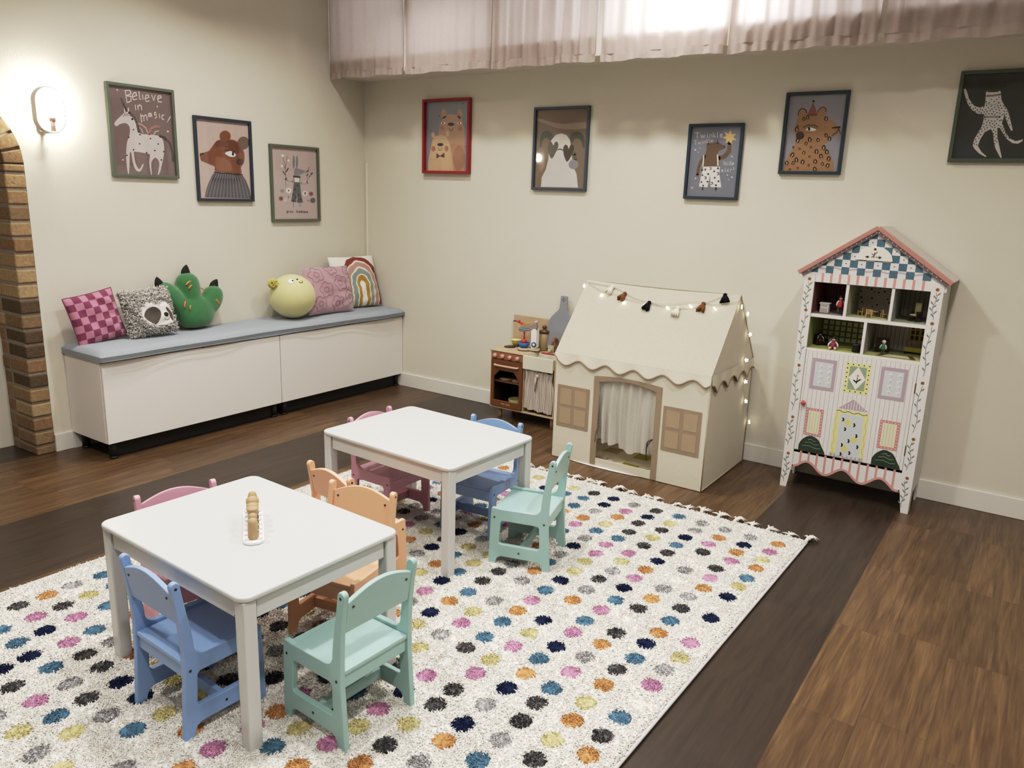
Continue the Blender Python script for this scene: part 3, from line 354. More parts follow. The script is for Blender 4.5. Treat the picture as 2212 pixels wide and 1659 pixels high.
'twinkle':'6e5642,2,0,-51 91 -50 96 -50 99 -47 102 -44 105 -40 107 -34 109 -27 111 -20 112 -11 111 -2 110 6 109 16 107 24 104 33 101 41 98 46 95 51 92 57 90 59 87 62 85 62 82 61 80 58 77 54 74 48 71 40 68 30 65 26 60 22 56 22 51 22 44 22 35 26 20 34 2 38 -16 38 -28 32 -33 18 -32 4 -30 -10 -29 -24 -30 -38 -33 -51 -33 -60 -29 -63 -18 -64 -1 -62 16 -60 30 -58 39 -55 46 -52 51 -50 58 -50 66 -50 75 -51 84;6e5642,2,24.3,29 21 62 30 85 58 86 106;6e5642,2,18,-58 30 -80 -3 -89 -41 -91 -75;6e5642,2,7,-42 100 -43 112;6e5642,2,7.1,16 104 12 118;d8b574,3,0,85 177 93 152 119 156 103 137 125 120 99 121 99 96 81 116 61 102 65 126 38 133 62 144 49 167 74 155;e4dfdb,3,0,-58 -27 42 -25 42 -68 61 -142 -4 -142 -14 -74 -23 -144 -76 -141 -68 -74;e6d8c2,3,7.1,-62 38 -62 -28;e6d8c2,3,8.2,20 40 30 -26;3d3026,2,7.2,-52 -145 -52 -159;3d3026,2,8.8,29 -143 30 -157;1d1b1f,4,0,-46 -35 -43 -40 -38 -41 -42 -44 -40 -50 -46 -47 -50 -50 -50 -44 -54 -41 -48 -40;1d1b1f,4,0,38 -32 36 -37 38 -42 33 -40 29 -44 28 -39 22 -36 28 -34 29 -29 33 -33;1d1b1f,4,0,17 -56 10 -56 9 -61 6 -56 1 -55 5 -51 4 -46 9 -49 14 -47 13 -52;1d1b1f,4,0,-23 -77 -27 -72 -32 -73 -30 -68 -32 -63 -26 -65 -22 -62 -22 -67 -16 -70 -22 -72;1d1b1f,4,0,-66 -81 -64 -76 -68 -72 -62 -72 -59 -68 -58 -73 -52 -75 -58 -78 -56 -83 -62 -79;1d1b1f,4,0,8 -87 14 -86 16 -81 18 -86 24 -86 21 -90 22 -95 17 -93 12 -95 13 -90;1d1b1f,4,0,-66 -107 -62 -111 -56 -110 -59 -115 -55 -120 -62 -118 -66 -123 -66 -117 -72 -115 -66 -113;1d1b1f,4,0,-22 -106 -22 -111 -18 -115 -24 -115 -26 -120 -28 -115 -34 -114 -30 -110 -31 -105 -26 -108;1d1b1f,4,0,50 -109 44 -111 42 -116 40 -112 34 -112 37 -108 34 -103 40 -104 44 -101 45 -106;1d1b1f,4,0,-46 -142 -50 -138 -56 -140 -54 -135 -58 -131 -52 -131 -50 -127 -47 -132 -42 -134 -46 -136;1d1b1f,4,0,24 -138 24 -133 18 -129 25 -128 26 -123 30 -128 36 -128 32 -132 34 -137 28 -135;1d1b1f,4,0,-74 -47 -68 -45 -68 -39 -64 -43 -58 -42 -60 -47 -58 -51 -63 -50 -67 -54 -68 -49;1d1b1f,4,3.6,-20 -31 -11 -33 -10 -41 -19 -44;1d1b1f,4,4.4,28 -59 38 -62 38 -70 30 -73;1d1b1f,4,4.4,-46 -84 -36 -87 -35 -94 -44 -97;1d1b1f,4,4.4,-3 -114 6 -117 6 -124 -2 -127;1d1b1f,3,0,62 85 62 83 61 81 59 80 57 80 54 81 54 83 53 85 53 87 54 88 55 89 58 89 61 88 62 87;cfd0d6,3,4,-129 164 -103 164;cfd0d6,3,3.6,-115 164 -112 135;cfd0d6,3,4,-92 152 -83 136 -79 149 -70 136 -66 153;cfd0d6,3,4.4,-51 152 -50 136;cfd0d6,3,4.1,-52 159 -51 158;cfd0d6,3,4.1,-38 152 -36 136;cfd0d6,3,4,-38 148 -31 153 -24 150 -22 137;cfd0d6,3,4.4,-18 166 -14 137;cfd0d6,3,4.1,-2 154 -14 145 1 137;cfd0d6,3,4,8 166 10 140 14 137;cfd0d6,3,4,25 146 38 148 36 153 28 154 25 146 29 138 40 139;bdbec6,3,3.9,-132 120 -113 122;bdbec6,3,3.9,-123 121 -117 96;bdbec6,3,3.5,-105 112 -99 99 -96 110 -88 100 -87 115;bdbec6,3,3.5,-77 115 -75 102;bdbec6,3,3.9,-79 121 -79 120;bdbec6,3,3.9,-70 116 -66 103;bdbec6,3,3.6,-68 112 -64 117 -59 115 -56 104;bdbec6,3,3.5,-56 129 -50 105;bdbec6,3,3.9,-46 120 -51 112 -42 106;bdbec6,3,3.9,-40 131 -34 109 -31 107;bdbec6,3,3.5,-26 115 -16 117 -19 122 -24 122 -26 115 -22 109 -14 110;cfd0d6,3,3.5,62 5 65 -16 67 -18;cfd0d6,3,3.9,74 -5 75 -18;cfd0d6,3,3.6,73 0 74 -1;cfd0d6,3,3.5,83 3 85 -15 87 -17;cfd0d6,3,3.5,81 -4 87 -4;cfd0d6,3,3.9,94 3 95 -15 99 -17;cfd0d6,3,3.6,91 -4 99 -4;cfd0d6,3,3.6,103 5 106 -15 107 -17;cfd0d6,3,3.6,113 -10 121 -9 119 -4 115 -4 113 -10 115 -16 122 -15;cfd0d6,3,3.9,62 -43 54 -43 53 -47 62 -49 62 -54 53 -55;cfd0d6,3,3.2,73 -34 75 -52 79 -54;cfd0d6,3,3.2,70 -41 79 -40;cfd0d6,3,3.5,98 -41 90 -42 87 -49 93 -53 99 -49 98 -41 101 -52;cfd0d6,3,3.6,105 -40 107 -52;cfd0d6,3,3.5,106 -44 109 -40 115 -40;cfd0d6,3,3.6,123 -29 125 -44;cfd0d6,3,3.9,125 -49 125 -51;c7a9a4,2,0,106 40 109 33 115 35 111 30 117 25 109 27 107 20 105 27 98 25 103 30 97 35 105 33;c7a9a4,2,0,-119 -138 -117 -145 -109 -143 -115 -149 -108 -154 -116 -152 -119 -159 -120 -152 -128 -154 -123 -149 -129 -144 -121 -145;cfd0d6,3,0,-112 68 -115 64 -117 63 -121 64 -123 68 -123 71 -119 72 -115 71;cfd0d6,3,0,-87 78 -88 76 -91 75 -92 76 -93 78 -93 80 -91 81 -88 80;cfd0d6,3,0,-95 54 -96 52 -99 52 -100 52 -101 54 -101 56 -99 57 -96 56;cfd0d6,3,0,95 -73 94 -76 91 -77 89 -76 87 -73 87 -70 91 -69 94 -70;cfd0d6,3,0,123 -84 122 -88 119 -89 115 -88 113 -84 114 -81 118 -80 121 -81;cfd0d6,3,0,103 -98 102 -100 99 -101 98 -100 97 -98 97 -96 99 -95 102 -96;cfd0d6,3,0,-97 -94 -99 -97 -101 -98 -104 -97 -107 -94 -105 -91 -103 -90 -99 -91',
'leopard':'a5794f,1,0,-91 79 -95 85 -96 95 -95 103 -94 111 -93 117 -91 123 -87 127 -83 130 -78 131 -72 131 -66 130 -61 127 -57 123 -53 118 -50 113 -47 105 -46 99 -45 91 -45 83 -49 77 -57 75 -69 75 -82 75;a5794f,1,0,8 95 6 103 7 111 10 119 13 125 17 129 23 133 28 134 34 135 38 134 43 131 47 129 50 125 52 119 52 114 53 109 52 103 53 97 54 87 53 81 49 77 41 79 28 83 16 89;1d1613,3,4.5,-93 97 -91 119 -75 131 -56 123 -49 107;1d1613,3,3.6,8 109 17 129 36 135 50 122 51 109;a5794f,2,0,-95 -2 -108 7 -110 13 -107 18 -104 25 -104 32 -102 40 -99 47 -97 55 -96 62 -96 69 -95 75 -91 81 -83 85 -73 89 -61 91 -48 93 -35 95 -20 95 -5 97 8 95 20 93 32 91 43 87 53 81 63 77 72 73 81 69 89 64 98 57 106 50 113 43 120 38 125 34 130 31 133 28 135 25 136 20 135 15 134 9 131 4 126 -2 121 -7 114 -12 108 -17 101 -22 94 -26 87 -30 80 -34 77 -40 77 -48 73 -52 59 -52 77 -81 103 -116 120 -149 128 -193 -138 -196 -139 -169 -122 -116 -99 -76 -89 -50;8a5348,3,0,-21 161 -45 93 8 95;1d1613,3,0,-14 165 -15 162 -16 161 -18 159 -21 159 -24 161 -26 163 -27 165 -26 169 -25 170 -23 171 -20 171 -17 169 -15 167;3a231d,4,3.2,-48 93 8 95;e8e2da,4,0,-47 24 -44 27 -39 31 -31 34 -24 35 -14 34 -3 30 8 26 14 23 13 20 9 17 3 14 -4 12 -10 12 -17 12 -24 13 -30 14 -36 16 -41 18 -45 21;181311,5,0,-20 24 -20 19 -21 16 -23 14 -26 14 -29 16 -31 20 -32 24 -32 29 -31 32 -28 34 -26 34 -23 32 -21 28;2c1d16,4,4,-59 32 -34 44 -3 43 19 33;2c1d16,5,3,-47 24 -24 36 14 23;4a3228,4,0,-48 -10 -48 -16 -51 -22 -55 -26 -61 -30 -68 -30 -75 -30 -81 -26 -87 -22 -91 -16 -92 -9 -92 -2 -90 4 -85 8 -79 11 -73 12 -66 11 -59 8 -54 3 -50 -3;1d1613,4,0,90 30 135 35 132 24 95 24;1d1613,4,4,126 21 118 4 98 -11;1d1613,4,4,126 21 138 -3;16110f,4,5.2,-61 85 -65 79 -64 70;16110f,4,4,-57 83 -53 77 -56 67;d9c7ae,3,2.2,-60 79 -60 73;16110f,4,4.7,-44 91 -47 85 -43 75;16110f,4,4,-40 91 -34 83 -35 75;d9c7ae,3,2.5,-42 85 -40 79;16110f,4,5.9,54 85 49 79 50 67;16110f,4,4.4,60 83 64 73 59 63;d9c7ae,3,3.2,55 77 55 70;16110f,4,3.6,-89 44 -92 40 -91 33;16110f,4,3,-86 43 -84 37 -86 31;16110f,4,6.5,-96 33 -99 24 -94 13;16110f,4,5,-91 33 -83 25 -84 13;d9c7ae,3,3.2,-93 25 -90 18;16110f,4,5.2,61 -2 60 -9 65 -18;16110f,4,4,65 -2 72 -8 72 -17;d9c7ae,3,2.5,64 -8 67 -14;16110f,4,5.9,83 -18 78 -24 80 -36;16110f,4,5,88 -19 93 -28 90 -38;d9c7ae,3,3.2,84 -26 85 -32;16110f,4,6.5,-20 -20 -24 -28 -20 -40;16110f,4,5,-15 -22 -8 -30 -10 -42;d9c7ae,3,3.2,-18 -28 -16 -36;16110f,4,5.2,23 -26 21 -34 25 -42;16110f,4,4,27 -26 33 -32 33 -42;d9c7ae,3,2.5,26 -32 28 -38;16110f,4,4.7,-32 -44 -38 -48 -39 -58;16110f,4,4,-28 -46 -27 -54 -32 -62;d9c7ae,3,2.5,-33 -50 -35 -56;16110f,4,6.5,-80 -24 -87 -32 -87 -42;16110f,4,5,-74 -28 -71 -38 -77 -48;d9c7ae,3,3.5,-80 -32 -81 -40;16110f,4,3.6,-101 -66 -102 -70 -99 -77;16110f,4,2.7,-99 -66 -94 -70 -93 -77;16110f,4,3.2,-67 -74 -69 -79 -66 -85;16110f,4,2.7,-64 -74 -60 -79 -60 -85;16110f,4,3.2,-6 -66 -10 -68 -11 -75;16110f,4,2.7,-3 -66 -2 -73 -6 -78;16110f,4,5.9,23 -83 19 -91 22 -102;16110f,4,5,29 -84 34 -93 32 -104;d9c7ae,3,3.2,25 -91 27 -98;16110f,4,5.9,61 -62 54 -70 55 -81;16110f,4,5.5,66 -64 69 -76 64 -86;d9c7ae,3,3.2,60 -70 60 -79;16110f,4,6.5,77 -85 73 -94 77 -105;16110f,4,5,82 -86 89 -95 87 -106;d9c7ae,3,3.2,79 -93 81 -101;16110f,4,6.5,-97 -100 -105 -105 -108 -116;16110f,4,5,-92 -104 -91 -114 -99 -123;d9c7ae,3,3.2,-99 -108 -101 -115;16110f,4,4.7,-38 -92 -45 -96 -46 -105;16110f,4,4,-34 -94 -33 -102 -39 -109;d9c7ae,3,2.5,-40 -98 -41 -104;16110f,4,3.2,-11 -116 -11 -121 -7 -126;16110f,4,2.7,-8 -115 -3 -119 -2 -125;16110f,4,5.9,47 -108 45 -117 50 -127;16110f,4,5,52 -107 60 -115 60 -127;d9c7ae,3,3.2,50 -115 54 -122;16110f,4,5.9,94 -120 87 -125 87 -137;16110f,4,5,99 -122 102 -132 96 -142;d9c7ae,3,3.2,93 -127 93 -135;16110f,4,5.9,-128 -145 -133 -153 -129 -163;16110f,4,5,-123 -145 -116 -153 -119 -165;d9c7ae,3,3.5,-126 -151 -124 -159;16110f,4,6.5,-77 -126 -82 -134 -80 -145;16110f,4,5,-71 -128 -66 -138 -70 -149;d9c7ae,3,3.5,-76 -134 -75 -142;16110f,4,6.5,-42 -137 -47 -145 -46 -155;16110f,4,5,-36 -139 -31 -149 -36 -159;d9c7ae,3,3.5,-41 -145 -40 -153;16110f,4,5.9,25 -135 19 -142 20 -153;16110f,4,5,31 -137 34 -147 29 -157;d9c7ae,3,3.2,25 -143 25 -149;16110f,4,3.2,-6 -159 -10 -163 -11 -169;16110f,4,3,-3 -161 -2 -167 -6 -172;16110f,4,4.2,64 -149 59 -155 59 -163;16110f,4,4.4,68 -151 71 -159 66 -167;d9c7ae,3,2.8,63 -155 63 -161;16110f,4,5.9,95 -157 87 -161 85 -172;16110f,4,5,100 -159 101 -169 93 -178;d9c7ae,3,3.2,93 -163 91 -171;16110f,4,3.2,-63 -175 -67 -178 -66 -185;16110f,4,2.7,-60 -176 -58 -182 -61 -187;16110f,4,4.7,-92 -145 -96 -151 -96 -161;16110f,4,4,-87 -147 -84 -155 -88 -163;d9c7ae,3,2.5,-91 -151 -91 -157;16110f,4,5.9,24 -175 21 -184 26 -195;16110f,4,5,29 -175 36 -183 36 -195;d9c7ae,3,3.2,27 -183 30 -190;16110f,4,3.2,-106 -183 -109 -187 -107 -194;16110f,4,3,-103 -183 -100 -189 -102 -195',
'cat':'2c3038,1,0,-189 -102 -91 -123 -86 -196 -191 -191;c9c4bf,2,0,-93 113 -88 115 -82 111 -44 111 -37 117 -32 111 -24 75 -9 51 9 27 22 -4 44 -64 38 -67 21 -38 6 -9 -2 14 -2 -9 -6 -32 4 -46 17 -75 38 -101 63 -114 82 -109 91 -104 91 -114 75 -126 52 -123 26 -104 9 -81 -11 -52 -21 -52 -14 -95 -3 -127 19 -190 13 -190 -14 -147 -23 -124 -36 -74 -47 -57 -70 -71 -84 -103 -90 -135 -69 -164 -47 -182 -49 -187 -79 -170 -104 -146 -112 -132 -110 -105 -97 -71 -87 -45 -84 -13 -85 12 -112 14 -139 32 -162 61 -181 103 -189 129 -183 132 -176 123 -160 84 -134 52 -108 42 -89 50 -90 76;857073,3,9,-86 95 -62 95 -33 99;4a4040,3,1.8,-90 65 -69 55 -48 54 -23 64;8b8a87,3,10.2,-83 -1 -18 -2;1a1614,4,3,-12 5 -4 11;1a1614,4,4.2,-18 -20 -8 -16;17150f,4,0,-164 81 -165 79 -168 79 -170 80 -170 83 -168 84 -166 83;17150f,4,0,-152 62 -153 60 -155 59 -158 61 -158 64 -156 66 -154 65;17150f,4,0,-143 63 -144 61 -146 60 -148 62 -149 65 -147 66 -145 66;17150f,4,0,-145 48 -146 45 -148 45 -150 47 -151 49 -149 51 -146 50;17150f,4,0,-133 37 -133 35 -136 34 -138 36 -138 39 -137 41 -134 40;17150f,4,0,-124 41 -125 39 -127 38 -129 40 -130 43 -128 45 -125 44;17150f,4,0,-123 26 -124 23 -126 23 -128 24 -129 27 -127 29 -124 28;17150f,4,0,-115 32 -115 30 -118 29 -120 31 -120 34 -119 36 -116 35;17150f,4,0,-105 24 -106 21 -108 21 -111 22 -111 25 -109 27 -107 26;17150f,4,0,-101 35 -101 32 -104 32 -106 34 -106 36 -105 38 -102 37;17150f,4,0,-95 18 -96 16 -98 15 -101 17 -101 20 -99 22 -97 21;17150f,4,0,-92 30 -93 27 -95 27 -97 29 -98 31 -96 33 -93 32;17150f,4,0,-84 22 -85 19 -87 19 -89 20 -90 23 -88 25 -86 24;17150f,4,0,-89 44 -90 42 -92 41 -94 43 -95 46 -93 47 -90 47;17150f,4,0,-79 32 -80 30 -82 29 -84 31 -85 34 -83 35 -81 35;17150f,4,0,-83 69 -84 66 -86 66 -89 68 -89 70 -87 72 -85 71;17150f,4,0,-69 63 -70 60 -72 60 -75 61 -75 64 -73 66 -71 65;17150f,4,0,-63 77 -63 75 -66 75 -68 76 -68 79 -67 81 -64 80;17150f,4,0,-50 68 -50 66 -53 65 -55 67 -55 70 -54 71 -51 71;17150f,4,0,-40 77 -41 75 -43 75 -45 75 -46 79 -44 80 -42 79;17150f,4,0,-33 87 -34 84 -36 84 -38 87 -39 88 -37 91 -35 89;17150f,4,0,-31 64 -32 62 -34 61 -36 63 -37 66 -35 67 -32 67;17150f,4,0,-78 51 -79 49 -81 48 -83 50 -84 53 -82 55 -80 54;17150f,4,0,-58 48 -59 45 -61 45 -63 47 -64 49 -62 51 -60 50;17150f,4,0,-32 49 -33 46 -35 46 -38 47 -38 50 -36 52 -34 51;17150f,4,0,-21 50 -22 47 -24 47 -26 48 -27 51 -25 53 -22 52;17150f,4,0,-69 41 -69 38 -72 38 -74 39 -74 42 -73 44 -70 43;17150f,4,0,-43 42 -44 39 -46 39 -48 41 -49 43 -47 45 -44 44;17150f,4,0,-27 38 -28 36 -30 35 -32 37 -33 40 -31 42 -28 41;17150f,4,0,-14 37 -15 34 -17 34 -19 35 -19 38 -18 40 -15 39;17150f,4,0,-53 34 -54 32 -56 31 -59 33 -59 36 -57 37 -55 37;17150f,4,0,-36 31 -37 29 -39 28 -41 30 -42 33 -40 34 -38 34;17150f,4,0,-22 28 -22 26 -25 25 -27 27 -27 30 -25 31 -23 31;17150f,4,0,-72 23 -73 20 -76 20 -78 21 -78 24 -76 26 -74 25;17150f,4,0,-60 27 -61 25 -63 24 -65 26 -66 29 -64 30 -62 30;17150f,4,0,-45 22 -46 19 -48 19 -50 21 -51 23 -49 25 -46 24;17150f,4,0,-30 17 -31 14 -33 14 -35 15 -36 18 -34 20 -31 19;17150f,4,0,-63 13 -64 11 -66 10 -68 12 -69 14 -67 16 -65 15;17150f,4,0,-18 14 -19 12 -21 11 -23 13 -24 16 -22 17 -19 17;17150f,4,0,-50 12 -51 10 -53 9 -55 11 -56 14 -54 15 -51 15;17150f,4,0,-76 11 -77 9 -79 8 -81 10 -82 13 -80 14 -77 14;17150f,4,0,-38 9 -39 6 -41 6 -43 8 -43 10 -42 12 -39 11;17150f,4,0,-6 46 -7 44 -9 43 -12 45 -12 48 -10 49 -8 49;17150f,4,0,0 36 0 34 -3 33 -5 35 -5 38 -4 39 -1 39;17150f,4,0,-1 23 -2 20 -4 20 -7 21 -7 24 -5 26 -3 25;17150f,4,0,10 22 9 20 7 19 5 21 5 24 6 25 9 25;17150f,4,0,10 10 9 7 7 7 4 9 4 11 6 13 8 12;17150f,4,0,10 -4 10 -7 7 -7 5 -6 5 -3 7 -1 9 -2;17150f,4,0,22 -10 21 -12 19 -13 16 -11 16 -8 18 -7 20 -7;17150f,4,0,19 -21 18 -23 16 -24 14 -22 13 -19 15 -18 17 -19;17150f,4,0,31 -40 30 -42 28 -43 26 -41 25 -38 27 -37 29 -37;17150f,4,0,-74 -13 -74 -15 -77 -16 -79 -14 -79 -11 -78 -9 -75 -10;17150f,4,0,-60 -17 -61 -19 -63 -20 -65 -18 -66 -15 -64 -14 -61 -14;17150f,4,0,-46 -20 -47 -23 -49 -23 -52 -22 -52 -19 -50 -17 -48 -18;17150f,4,0,-33 -21 -34 -23 -36 -24 -39 -22 -39 -19 -37 -18 -35 -18;17150f,4,0,-24 -13 -25 -15 -27 -16 -29 -14 -30 -11 -28 -10 -26 -10;17150f,4,0,-66 -25 -67 -28 -69 -28 -72 -27 -72 -24 -70 -22 -68 -23;17150f,4,0,-53 -29 -54 -31 -56 -32 -58 -30 -59 -27 -57 -25 -54 -26;17150f,4,0,-77 -33 -78 -35 -80 -36 -82 -34 -83 -31 -81 -29 -79 -30;17150f,4,0,-40 -33 -41 -36 -43 -36 -46 -35 -46 -32 -44 -30 -42 -31;17150f,4,0,-25 -33 -26 -35 -28 -36 -30 -34 -31 -31 -29 -30 -26 -30;17150f,4,0,-64 -39 -65 -42 -67 -42 -70 -41 -70 -38 -68 -36 -66 -37;17150f,4,0,-50 -41 -50 -43 -53 -44 -55 -42 -55 -39 -54 -38 -51 -38;17150f,4,0,-32 -40 -32 -42 -35 -43 -37 -41 -37 -38 -36 -37 -33 -37;17150f,4,0,-15 -41 -15 -43 -18 -44 -20 -42 -20 -39 -19 -38 -16 -38;17150f,4,0,-75 -47 -76 -50 -78 -50 -80 -48 -81 -46 -79 -44 -76 -45;17150f,4,0,-60 -51 -61 -53 -63 -54 -65 -52 -66 -49 -64 -48 -61 -48;17150f,4,0,-41 -48 -41 -50 -44 -51 -46 -49 -46 -46 -45 -45 -42 -45;17150f,4,0,-29 -50 -29 -52 -32 -53 -34 -51 -34 -49 -33 -47 -30 -47;17150f,4,0,-85 -57 -86 -59 -88 -60 -91 -58 -91 -55 -89 -54 -87 -54;17150f,4,0,-69 -58 -70 -60 -72 -61 -75 -59 -75 -56 -73 -55 -71 -55;17150f,4,0,-80 -67 -80 -70 -83 -70 -85 -69 -85 -66 -84 -64 -81 -65;17150f,4,0,-91 -74 -91 -76 -94 -77 -96 -75 -96 -72 -95 -70 -92 -71;17150f,4,0,-84 -83 -85 -85 -87 -86 -89 -84 -90 -81 -88 -80 -85 -80;17150f,4,0,-95 -90 -95 -93 -98 -93 -100 -92 -100 -89 -99 -87 -96 -88;17150f,4,0,-88 -99 -89 -102 -91 -102 -93 -100 -94 -98 -92 -96 -90 -97;17150f,4,0,-101 -105 -102 -108 -104 -109 -106 -107 -107 -104 -105 -102 -102 -103;17150f,4,0,-97 -116 -98 -118 -100 -119 -102 -117 -103 -114 -101 -113 -98 -113;17150f,4,0,-104 -125 -105 -128 -107 -128 -109 -126 -110 -124 -108 -122 -106 -122;17150f,4,0,-93 -129 -94 -131 -96 -132 -99 -130 -99 -127 -97 -126 -95 -126;17150f,4,0,-32 -63 -33 -65 -35 -66 -37 -64 -38 -61 -36 -60 -33 -60;17150f,4,0,-23 -69 -23 -72 -26 -72 -28 -71 -28 -68 -27 -66 -24 -67;17150f,4,0,-30 -79 -31 -81 -33 -82 -35 -80 -36 -77 -34 -76 -31 -76;17150f,4,0,-19 -83 -20 -86 -22 -86 -24 -84 -25 -82 -23 -80 -21 -81;17150f,4,0,-25 -92 -26 -94 -28 -95 -30 -93 -31 -90 -29 -89 -26 -89;17150f,4,0,-13 -101 -14 -103 -16 -104 -18 -102 -19 -99 -17 -97 -15 -98;17150f,4,0,-18 -109 -19 -112 -21 -112 -24 -110 -24 -108 -22 -106 -20 -107;17150f,4,0,-11 -116 -11 -119 -14 -119 -16 -118 -16 -115 -15 -113 -12 -114;17150f,4,0,-17 -125 -18 -128 -20 -128 -22 -126 -23 -124 -21 -122 -19 -123;17150f,4,0,-5 -46 -5 -49 -8 -49 -10 -47 -10 -45 -9 -43 -6 -44;17150f,4,0,6 -49 5 -52 3 -52 1 -50 0 -48 2 -46 5 -47;17150f,4,0,2 -56 2 -59 -1 -59 -3 -58 -3 -55 -2 -53 1 -54;17150f,4,0,13 -62 12 -65 10 -65 8 -63 8 -61 9 -59 12 -60;17150f,4,0,10 -68 9 -70 7 -71 4 -69 4 -66 6 -65 8 -65;17150f,4,0,19 -75 18 -77 16 -78 14 -76 13 -73 15 -71 17 -72;17150f,4,0,16 -82 15 -84 13 -85 11 -83 11 -80 12 -79 15 -79;17150f,4,0,24 -85 24 -88 21 -88 19 -86 19 -84 20 -82 23 -83;17150f,4,0,26 -95 25 -98 23 -98 21 -97 20 -94 22 -92 25 -93;17150f,4,0,37 -100 37 -102 34 -103 32 -101 32 -98 33 -97 36 -97',
}
# ------------------------------------------------------------------ storage bench
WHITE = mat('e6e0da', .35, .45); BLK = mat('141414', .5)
def cabinet(y0, label):
    t = thing('storage_cabinet', label, 'cabinet', (0, y0, 0), group=None)
    b = MB(); w = 1.2; X1 = .374
    b.box(.003, X1, .0005, .018, .098, .566).box(.003, X1, w-.018, w-.0005, .098, .566).box(.003, X1, .018, w-.018, .098, .116).box(.003, X1, .018, w-.018, .548, .566).box(.003, .012, .018, w-.018, .116, .548)
    b.build('carcass', WHITE, t, bevel=.0015)
    d = MB().box(X1+.002, X1+.019, .003, w-.003, .098, .558, bev=.0015).build('door', WHITE, t)
    MB().box(X1+.006, X1+.021, w*.52, w*.52+.075, .556, .5625).build('push_latch', mat('b09a86', .5), d)
    MB().box(.335, .345, .03, w-.03, .006, .098).build('shade_board', BLK, t)  # black board added to stand in for the deep shade under the bench
    for x in (.05, .345):
        for y in (.05, w-.035): MB().cyl(.021, 0, .098, 16).cyl(.024, 0, .012, 16).build('leg', BLK, t, loc=(x, y, 0))
    return t
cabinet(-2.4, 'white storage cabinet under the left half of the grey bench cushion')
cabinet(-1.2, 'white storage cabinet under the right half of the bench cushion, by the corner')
def cushion():
    nx, ny = 30, 120; y0, y1, x0, x1 = -2.412, -.004, .004, .412; zb = .567; b = MB()
    rb = random.Random(3); ph = [rb.uniform(0, 6) for _ in range(6)]
    def top(u, v):
        x = x0+(x1-x0)*u; y = y0+(y1-y0)*v
        e = (1-abs(2*u-1)**9)**.5*(1-abs(2*v-1)**60)**.5
        z = zb+.030+e*(.030+.004*math.sin(y*2.3+ph[0])+.003*math.sin(y*7+x*9+ph[1])+.002*math.sin(x*30+y*11))
        xo = .012*math.sin(y*3+ph[2])*(u**4)+.006*math.sin(y*9+ph[3])*u**4
        return (x+xo, y, z)
    b.sheet(top, nx, ny)
    def side(fa):
        return fa
    def rim(u, v, c):
        p = top(*c(u)); return (p[0]-(.008*v if c(u)[0] == 1 else 0), p[1], p[2]+(zb+.001-p[2])*v)
    for c in (lambda t: (1, t), lambda t: (0, 1-t), lambda t: (1-t, 1), lambda t: (t, 0)):
        b.sheet(lambda u, v: rim(u, v, c), 120, 3)
    b.face([(x0, y0, zb+.001), (x0, y1, zb+.001), (x1-.008, y1, zb+.001), (x1-.008, y0, zb+.001)])
    o = b.build('bench_cushion', mat('929aa3', .95, .1, noise=.12, nscale=90, bump=.35, bscale=420, sheen=.1))
    tag(o, 'long light grey cloth seat cushion on the white storage bench', 'cushion')
    MB().tube([top(1, k/60)[:2]+(zb+.006,) for k in range(61)], .002, 6).build('piping', mat('878f98', .95), o)
cushion()

# ------------------------------------------------------------------ pillows (face local -Y, centre at origin; x across, z up)
def pillow_fn(w, h, t, pinch=.07, seed=0, wob=.004):
    rb = random.Random(seed); p = [rb.uniform(0, 6) for _ in range(5)]
    def fn(u, v, side=-1, off=0):
        a, c = 2*u-1, 2*v-1
        x = a*w/2*(1-pinch*(1-a*a)*0-pinch*(1-c*c)*abs(a)**3*.6); z = c*h/2*(1-pinch*(1-a*a)*abs(c)**3*.6)
        e = max(0, (1-abs(a)**3.2))**.6*max(0, (1-abs(c)**3.2))**.6
        d = t/2*e+wob*math.sin(7*a+5*c+p[0])*e+wob*.7*math.sin(13*a*c+9*c+p[1])*e
        return (x, side*(d+off), z)
    return fn
def pillow(name, label, w, h, t, mats, loc, rz, lean, roll, design=None, n=90, pinch=.07, seed=0, wob=.004, back=0, body='cover'):
    root = thing(name, label, 'pillow', loc)
    root.matrix_world = T(*loc) @ Rz(rz) @ Rx(-lean) @ Ry(roll)
    f = pillow_fn(w, h, t, pinch, seed, wob); b = MB()
    b.sheet(lambda u, v: f(u, v, -1), n, n, mi=design or 0)
    b.sheet(lambda u, v: f(1-u, v, 1), 24, 24, mi=back)
    b.build(body, mats, root); return root, f
def edge_loop(f, n=80, off=.001):
    q = []
    for k in range(n):
        s = 4*k/n; i = int(s); t = s-i
        q.append([(t, 0), (1, t), (1-t, 1), (0, 1-t)][i])
    return [f(u, v, -1, off*0) for u, v in q]
L90 = PI/2
PK, DK = mat('b9778f', .75, .2, bump=.2, bscale=500, sheen=.2), mat('7b3153', .75, .2, bump=.2, bscale=500, sheen=.2)
r_, f_ = pillow('checkered_pillow', 'pink and magenta checkered square pillow at the left end of the bench', .285, .285, .095, [PK, DK], (.125, -2.265, .766), L90, .2, -.16,
    lambda u, v: (int(u*7)+int(v*7)) % 2, n=98, seed=1)
MB().tube(edge_loop(f_), .0035, 6, closed=True).build('piping', DK, r_)
